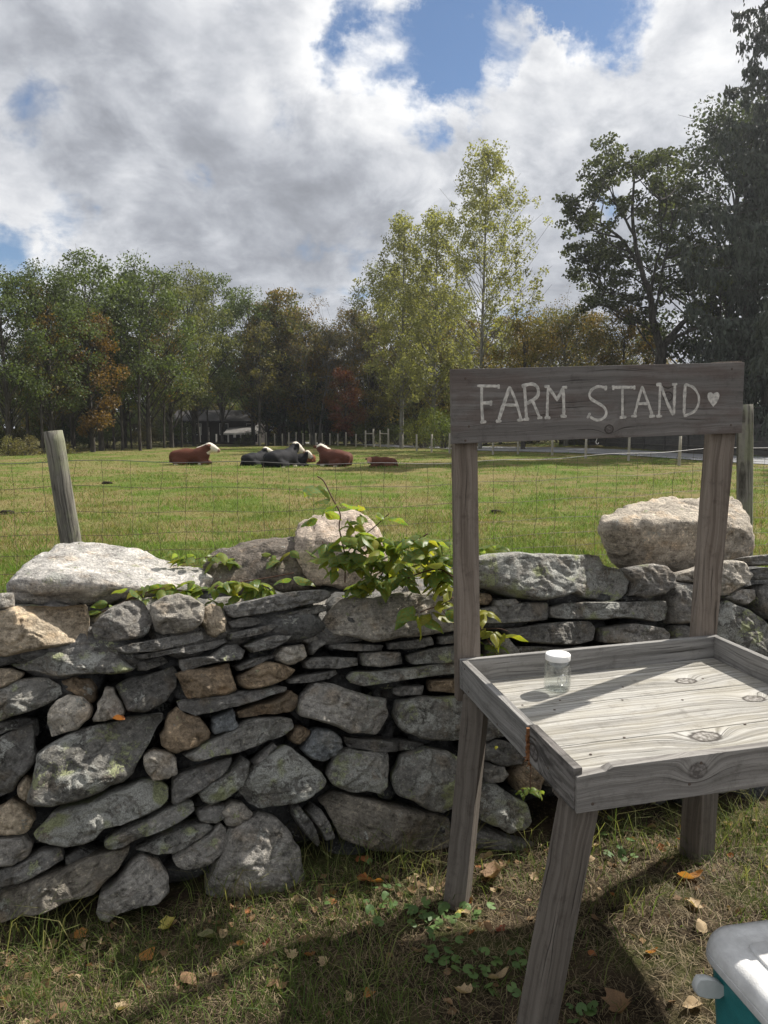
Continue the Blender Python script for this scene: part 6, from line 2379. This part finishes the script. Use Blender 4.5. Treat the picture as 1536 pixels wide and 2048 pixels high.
LV = [(1383, 1762, ORG, .115, 'crumpled bright orange leaf in front of the right rear leg'), (1388, 1820, TAN, .075, 'tan curled leaf just left behind the cooler'), (1400, 1868, TAN, .07, 'pale tan leaf beside the far corner of the cooler'),
      (1240, 2012, BRN2, .12, 'long rolled brown leaf right of the front leg'), (1385, 2015, TAN, .075, 'pale ribbed leaf by the lower left side of the cooler'), (1305, 1913, ORG, .05, 'small orange leaf left of the cooler'),
      (1185, 1690, TAN, .06, 'pale orange leaf just right of the front leg top'), (1180, 1720, TAN, .06, 'tan leaf right of the front leg, below the pale orange one'), (990, 1745, BRN2, .13, 'large rolled brown leaf behind the left rear leg'),
      (970, 1712, TAN, .09, 'flat tan leaf at the wall foot right of the left rear leg'), (1010, 1720, BRN2, .07, 'brown leaf at the wall foot between the legs'), (745, 1760, ORG, .10, 'upright orange brown leaf in the grass below the wall'),
      (728, 1725, RST, .09, 'rust coloured leaf against the wall foot'), (650, 1935, TAN, .055, 'pale leaf alone in the dark grass'), (735, 1998, ORG, .055, 'orange tan leaf near the bottom centre'),
      (700, 2005, TAN, .05, 'small grey leaf pair beside the orange tan leaf'), (535, 1888, RDB, .04, 'small dark red leaf in the sunny grass'), (482, 1888, ORG, .035, 'tiny orange leaf left of the dark red leaf'),
      (338, 1840, YLW, .085, 'yellow green leaf standing at the wall foot'), (415, 1868, (.20, .19, .10), .08, 'olive grey leaf in shade near the wall foot'), (292, 1905, ORG, .08, 'orange streaked leaf in grass below the grey boulder'),
      (158, 1858, ORG, .06, 'orange leaf near the wall foot on the left'), (378, 1955, BRN2, .075, 'dark brown leaf with pale midrib in sunny grass'), (245, 2010, TAN, .06, 'curled cream leaf in the sunny grass'),
      (235, 1440, RST, .065, 'rust red leaf lodged on a ledge of the stone wall'), (620, 1915, RST, .05, 'small rust leaf in the shaded grass'), (1003, 1850, RDB, .05, 'dark red leaf in front of the left rear leg'), (920, 1820, YLW, .06, 'yellowish leaf at the foot of the left rear leg'),
      (925, 1985, TAN, .065, 'grey tan leaf left of the front leg'), (895, 2010, BRN2, .04, 'small brown leaf near the front leg'), (1000, 1955, TAN, .085, 'pale curled leaf lying on the ground ivy'), (85, 1975, BRN2, .075, 'large dull brown leaf in the lower left grass')]
rl2 = random.Random(31)
for i, (px, py, colr, sz, lab) in enumerate(LV):
    if py < 1600:
        q = on_wall(px, py, -.02)
        q[2] += .0
    else:
        q = at_z(px, py, .012)
        q[2] = float(ground_h(q[0], q[1])) + .010
    M = Matrix.Translation(q) @ Matrix.Rotation(rl2.uniform(0, 6.28), 4, 'Z') @ Matrix.Rotation(rl2.uniform(-.5, .5), 4, 'X') @ Matrix.Rotation(rl2.uniform(-.3, .3), 4, 'Y') @ Matrix.Scale(sz * .85, 4)
    o = link('fallen_leaf', FL[i % 5], mat=M, color=colr)
    tag(o, lab, 'leaf', 'fallen leaves below the wall')
for i in range(120):
    x = rl2.uniform(-1.3, 1.6)
    w = yw(x)
    y = w - abs(rl2.gauss(0, .24)) - .02
    if y < 1.75:
        continue
    colr = rl2.choice([TAN, BRN2, BRN2, RST, TAN, (.28, .20, .12)])
    q = (x, y, float(ground_h(x, y)) + rl2.uniform(.006, .016))
    M = Matrix.Translation(q) @ Matrix.Rotation(rl2.uniform(0, 6.28), 4, 'Z') @ Matrix.Rotation(rl2.uniform(-.6, .6), 4, 'X') @ Matrix.Rotation(rl2.uniform(-.4, .4), 4, 'Y') @ Matrix.Scale(rl2.uniform(.018, .048), 4)
    tag(link('fallen_leaf', FL[i % 5], mat=M, color=colr), 'small dry brown leaf scattered in the grass below the wall', 'leaf', 'small scattered dry leaves')

# dung in the pasture
for (px, py, r, lab) in [(993, 1021, .14, 'dark cow pat in the pasture right of the left sign upright'), (15, 1029, .14, 'dark cow pat at the left edge of the pasture'), (215, 968, .16, 'dark cow pat beyond the wire fence on the left')]:
    q = at_z(px, py, 0.02)
    q[2] = float(ground_h(q[0], q[1]))
    v = icov * [r, r * .8, .05] * (1 + .2 * np.sin(icov @ np.array([3.0, 2.2, 5.0])))[:, None]
    tag(link('cow_pat', mesh('cow_pat', v, icof, M_DUNG, True), loc=q + [0, 0, .03]), lab, 'dung')

# ------------------------------------------------------------------ climbing vine on the wall
vs, fs = leaf_grid(lambda t: .30 * math.sin(math.pi * t ** .75) ** 1.0 * (1 - .25 * t) + .003, -.35, .2, 14, 6, 1, -.30, .06)
VL = [mesh('leaf', vs, fs, M_VINE, True)]
vs, fs = leaf_grid(lambda t: .28 * math.sin(math.pi * t ** .70) ** 1.0 * (1 - .2 * t) + .003, -.6, -.3, 14, 6, 4, -.45, .08)
VL.append(mesh('leaf', vs, fs, M_VINE, True))
rv_ = random.Random(77)


def leaflet(parent, base, direction, size, colr, roll=None):
    d = unit(direction)
    side = unit(np.cross([0, 0, 1.0], d) + 1e-6)
    upv = np.cross(d, side)
    r = rv_.gauss(0, .5) if roll is None else roll
    s2_ = side * math.cos(r) + upv * math.sin(r)
    u2 = np.cross(d, s2_)
    M = frame(base, d * size, s2_ * size, u2 * size)
    return link('leaf', VL[rv_.randint(0, 1)], parent, mat=M, color=colr)


GRN = [(.085, .150, .045), (.110, .180, .050), (.075, .130, .045), (.140, .200, .050)]
YGR = [(.16, .19, .030), (.20, .21, .035)]


def vine_cluster(parent, tip, n, size, spread=1.0, yellow=.12, facing=None):
    """compound leaf: leaflets fan out from one point and hang"""
    a0 = rv_.uniform(0, 6.28) if facing is None else facing
    for k in range(n):
        a = a0 + (k - (n - 1) / 2) * (2.3 * spread / max(1, n - 1)) if n > 1 else a0
        d = np.array([math.cos(a), math.sin(a), -rv_.uniform(.15, 1.1)])
        c = rv_.choice(YGR) if rv_.random() < yellow else rv_.choice(GRN)
        leaflet(parent, tip + unit(d) * .008, d, size * rv_.uniform(.75, 1.15) * (1.1 if k == n // 2 else .9), c)


def make_vine(name, label, crop, stems, clusters, ybase, size, loc):
    e = empty(name, loc, label, 'vine')
    ox, oy, sc = crop
    for pts, r in stems:
        P = [at_y(ox + a * sc, oy + b * sc, yb) for a, b, yb in pts]
        P = [np.array(q) for q in P]
        mb = MB()
        mb.tube(smooth_path(P, 6), r, 5)
        link('stem', mb.me('stem', M_TWIG, True), e)
    for c in clusters:
        a, b, yb, n, s = c[:5]
        t = at_y(ox + a * sc, oy + b * sc, yb)
        vine_cluster(e, t, n, s * size, yellow=c[5] if len(c) > 5 else .12, facing=c[6] if len(c) > 6 else None)
    return e


yv = 2.84
st = [([(430, 720, yv + .1), (430, 560, yv), (395, 390, yv), (400, 300, yv), (345, 190, yv + .02), (300, 100, yv + .04), (260, 70, yv + .05)], .0028),
      ([(430, 560, yv), (500, 470, yv), (600, 390, yv + .05), (700, 300, yv + .05)], .0022), ([(420, 640, yv), (330, 560, yv), (290, 470, yv)], .002),
      ([(600, 780, yv), (700, 600, yv), (820, 500, yv - .05), (940, 420, yv - .05)], .003), ([(700, 760, yv), (850, 680, yv - .1), (1000, 640, yv - .15), (1100, 690, yv - .2)], .003),
      ([(1100, 810, yv - .2), (1020, 860, yv - .25), (960, 880, yv - .25), (890, 905, yv - .25)], .0024), ([(1000, 860, yv - .25), (1110, 990, yv - .25)], .002)]
rc = random.Random(123)
cl = [(240, 110, yv + .05, 2, 1.35, 0, 3.5), (270, 100, yv + .05, 1, 1.0, 0, -.7), (350, 200, yv + .02, 1, .9, 0, 3.6), (400, 225, yv, 2, 1.1, 0, -1.4), (300, 280, yv, 3, .9, .2), (250, 320, yv, 1, 1.05, 0, -2.2), (440, 330, yv, 3, .9), (470, 360, yv, 3, .95),
      (520, 300, yv, 2, .9), (630, 280, yv + .05, 2, .95, .0), (690, 300, yv + .05, 2, 1.0, .1, -.8), (560, 240, yv, 1, .8, .3), (320, 470, yv, 3, 1.2, 0, -1.9), (360, 480, yv, 2, 1.1, 0, -1.2), (290, 590, yv, 2, .9), (480, 420, yv, 3, .9)]
for k in range(62):
    t = rc.random()
    a = 420 + 680 * t
    b = 640 + rc.uniform(-1, 1) * 120 - 60 * math.sin(math.pi * t)
    if a > 800:
        b -= 50
    cl.append((a, b, yv - .04 + rc.uniform(-.10, .12) - .12 * t, rc.choice([2, 3, 3]), rc.uniform(.85, 1.25), .10 + .30 * (t > .6)))
for a, b in [(600, 430), (660, 440), (720, 460), (850, 430), (900, 420), (950, 430), (1000, 470), (1050, 560), (1060, 640), (760, 470), (980, 560), (560, 440)]:
    cl.append((a, b, yv - .05 - .1 * (a > 800), 3, 1.15, .15))
for k in range(22):
    cl.append((rc.uniform(330, 700), rc.uniform(400, 720), yv - rc.uniform(0, .08), rc.choice([2, 3]), rc.uniform(.9, 1.25), .15))
cl += [(850, 840, yv - .25, 1, 1.25, 0, 3.7), (890, 905, yv - .26, 3, 1.35, .3, -1.5), (960, 890, yv - .25, 2, 1.3, .3, -1.2), (1000, 840, yv - .25, 2, 1.0, .6), (1040, 880, yv - .25, 1, 1.3, .3, -.8), (1020, 720, yv - .2, 3, 1.3, .6), (1080, 720, yv - .2, 2, 1.1, .8),
       (540, 770, yv - .05, 1, .8, 1), (620, 720, yv - .05, 3, 1.2, 0), (560, 740, yv - .05, 3, 1.1, 0), (450, 790, yv, 2, .9, .2)]
make_vine('leafy_vine', 'leafy green vine climbing over the wall in front of the pinkish boulder', W6, st, cl, yv, .078, at_y(690, 1180, yv))
yl = 2.76
st = [([(560, 440, yl), (700, 390, yl), (850, 400, yl + .05), (1000, 370, yl + .1), (1180, 340, yl + .15), (1290, 320, yl + .15)], .0024), ([(760, 290, yl + .3), (860, 260, yl + .3), (960, 250, yl + .3), (1000, 300, yl + .25)], .002), ([(430, 500, yl - .03), (560, 440, yl)], .0018)]
cl = []
for a, b, n, s in [(570, 380, 2, 1.0), (640, 365, 2, .9), (710, 380, 3, 1.0), (760, 360, 3, .9), (820, 390, 3, 1.0), (880, 370, 3, 1.0), (960, 340, 2, 1.1), (1000, 360, 3, 1.0), (1060, 350, 3, 1.1), (1110, 370, 3, 1.0), (1150, 345, 3, 1.1), (1200, 390, 2, .9), (1040, 410, 2, 1.0), (440, 470, 1, 1.3),
                  (480, 450, 2, .8), (660, 420, 2, 1.0), (560, 430, 1, .9), (930, 430, 3, .9), (980, 440, 2, .9), (1280, 330, 2, 1.1), (850, 340, 3, .8), (740, 410, 2, .9)]:
    cl.append((a, b, yl + .10 * (a - 560) / 700 - .02, n, s, .15))
for k in range(16):
    a = rc.uniform(560, 1260)
    cl.append((a, 400 - 50 * (a - 560) / 700 + rc.uniform(-30, 30), yl + .06, 3, rc.uniform(.8, 1.1), .15))
for a, b, n, s in [(770, 225, 3, .9), (800, 250, 3, .9), (850, 240, 2, .9), (900, 240, 2, .8), (950, 240, 3, 1.0), (980, 260, 3, 1.1), (970, 220, 2, .9), (1010, 250, 3, .9), (820, 230, 2, .8), (1190, 230, 2, .9), (1220, 245, 2, 1.0), (1150, 260, 2, .8), (1270, 215, 2, .9), (1340, 210, 1, 1.1)]:
    cl.append((a, b, yl + .30, n, s, .06))
make_vine('creeping_vine', 'low green vine creeping along the foot of the flat pale boulder', W5, st, cl, yl, .084, at_y(400, 1180, yl))
yr = 2.80
st = [([(1262, 1000, yr), (1300, 1060, yr), (1340, 1130, yr - .02), (1355, 1165, yr - .03)], .0022), ([(1262, 1010, yr), (1370, 1005, yr), (1430, 1020, yr)], .0016)]
cl = [(1265, 870, yr, 1, 1.1, 1, -1.6), (1300, 880, yr, 2, 1.0, 1, -1.0), (1300, 990, yr, 1, 1.1, .9, 3.4), (1350, 1010, yr, 3, 1.1, .8, -1.5), (1400, 1020, yr, 2, 1.2, .9, -.9), (1380, 1090, yr, 2, 1.0, .4, -1.6), (1280, 1090, yr, 2, 1.0, .2), (1290, 1150, yr, 2, 1.1, .1), (1350, 1140, yr, 2, 1.0, .1),
      (1390, 480, yr + .3, 2, .9, .0), (1330, 480, yr + .3, 2, .9, .1), (1280, 500, yr + .3, 2, .9, .2), (1255, 520, yr + .3, 2, .9, .2), (1405, 500, yr + .3, 2, .9, .2)]
make_vine('yellowing_vine', 'yellowing vine sprig just right of the left sign upright', W6, st, cl, yr, .072, at_y(980, 1290, yr))
yu = 2.62
st = [([(1062, 1545, yu), (1060, 1560, yu - .01), (1062, 1580, yu - .02)], .0014), ([(1062, 1545, yu), (1056, 1460, yu + .1)], .0012)]
cl = [(1058, 1573, yu - .02, 3, 1.0, .0, -1.0), (1060, 1576, yu - .02, 3, .9, .1, 2.4), (1080, 1578, yu - .02, 2, .9, .0, -.3), (1045, 1580, yu - .02, 2, .9, .0, 3.6), (993, 1488, yu, 1, .7, .6, -1.8)]
make_vine('small_vine_sprig', 'small bright leafy sprig hanging under the tray left of the front leg', (0, 0, 1.0), st, cl, yu, .044, at_y(1060, 1600, yu))

# ------------------------------------------------------------------ ground ivy: round leaves in low clumps
def round_leaf():
    vs, fs = [(0, 0, 0)], []
    n = 15
    for ring, (rr, zz) in enumerate(((.5, .03), (1.0, -.02))):
        for k in range(n):
            a = math.radians(22) + math.radians(316) * k / (n - 1)
            sc = rr * (1 + (.06 if ring and k % 2 else 0))
            vs.append((sc * .5 * math.cos(a), sc * .5 * math.sin(a), zz + .03 * math.sin(3 * a) * rr))
    for k in range(n - 1):
        fs.append((0, 1 + k, 2 + k))
        fs.append((1 + k, 1 + n + k, 2 + n + k, 2 + k))
    return mesh('leaf', vs, fs, M_IVY, True)


RL = round_leaf()
for (px, py, m, spx, lab) in [(790, 1805, 26, 62, 'dark ground ivy patch in grass left of the left rear leg'), (870, 1825, 16, 30, 'sunlit ground ivy patch at the foot of the left rear leg'), (872, 1905, 14, 26, 'shaded ground ivy clump below the sunlit patch'),
                              (975, 1935, 26, 44, 'ground ivy clump just left of the front leg'), (1240, 1690, 12, 34, 'pale ground ivy under the tray between the legs'), (1165, 2010, 8, 22, 'ground ivy close to the front leg at the bottom edge'), (960, 1815, 6, 20, 'few ivy leaves on the sunny bare patch')]:
    c = at_z(px, py, 0)
    e = empty('ground_ivy', c, lab, 'ivy')
    for k in range(m):
        q = at_z(px + rl2.gauss(0, spx), py + rl2.gauss(0, spx * .5), .02)
        z = float(ground_h(q[0], q[1])) + rl2.uniform(.012, .040)
        M = Matrix.Translation((q[0], q[1], z)) @ Matrix.Rotation(rl2.uniform(0, 6.28), 4, 'Z') @ Matrix.Rotation(rl2.gauss(0, .3), 4, 'X') @ Matrix.Rotation(rl2.gauss(.1, .25), 4, 'Y') @ Matrix.Scale(rl2.uniform(.020, .036), 4)
        link('leaf', RL, e, mat=M, color=rl2.choice([(.085, .140, .045), (.105, .165, .055), (.075, .125, .045)]))

# ------------------------------------------------------------------ thin scattering volume added to lift and grey the distant trees
HAZE = 0.00042
mb = MB()
mb.box((0, 560, 19.0), (1200, 760, 21.0))
m, g, out = material('added_haze')
pv = g.node('ShaderNodeVolumePrincipled')
pv.inputs['Color'].default_value = (0.92, 0.95, 1.0, 1)
pv.inputs['Density'].default_value = HAZE
pv.inputs['Anisotropy'].default_value = 0.6
g.nt.links.new(pv.outputs[0], out.inputs['Volume'])
hz = link('added_haze', mb.me('added_haze', m))
tag(hz, kind='stuff')
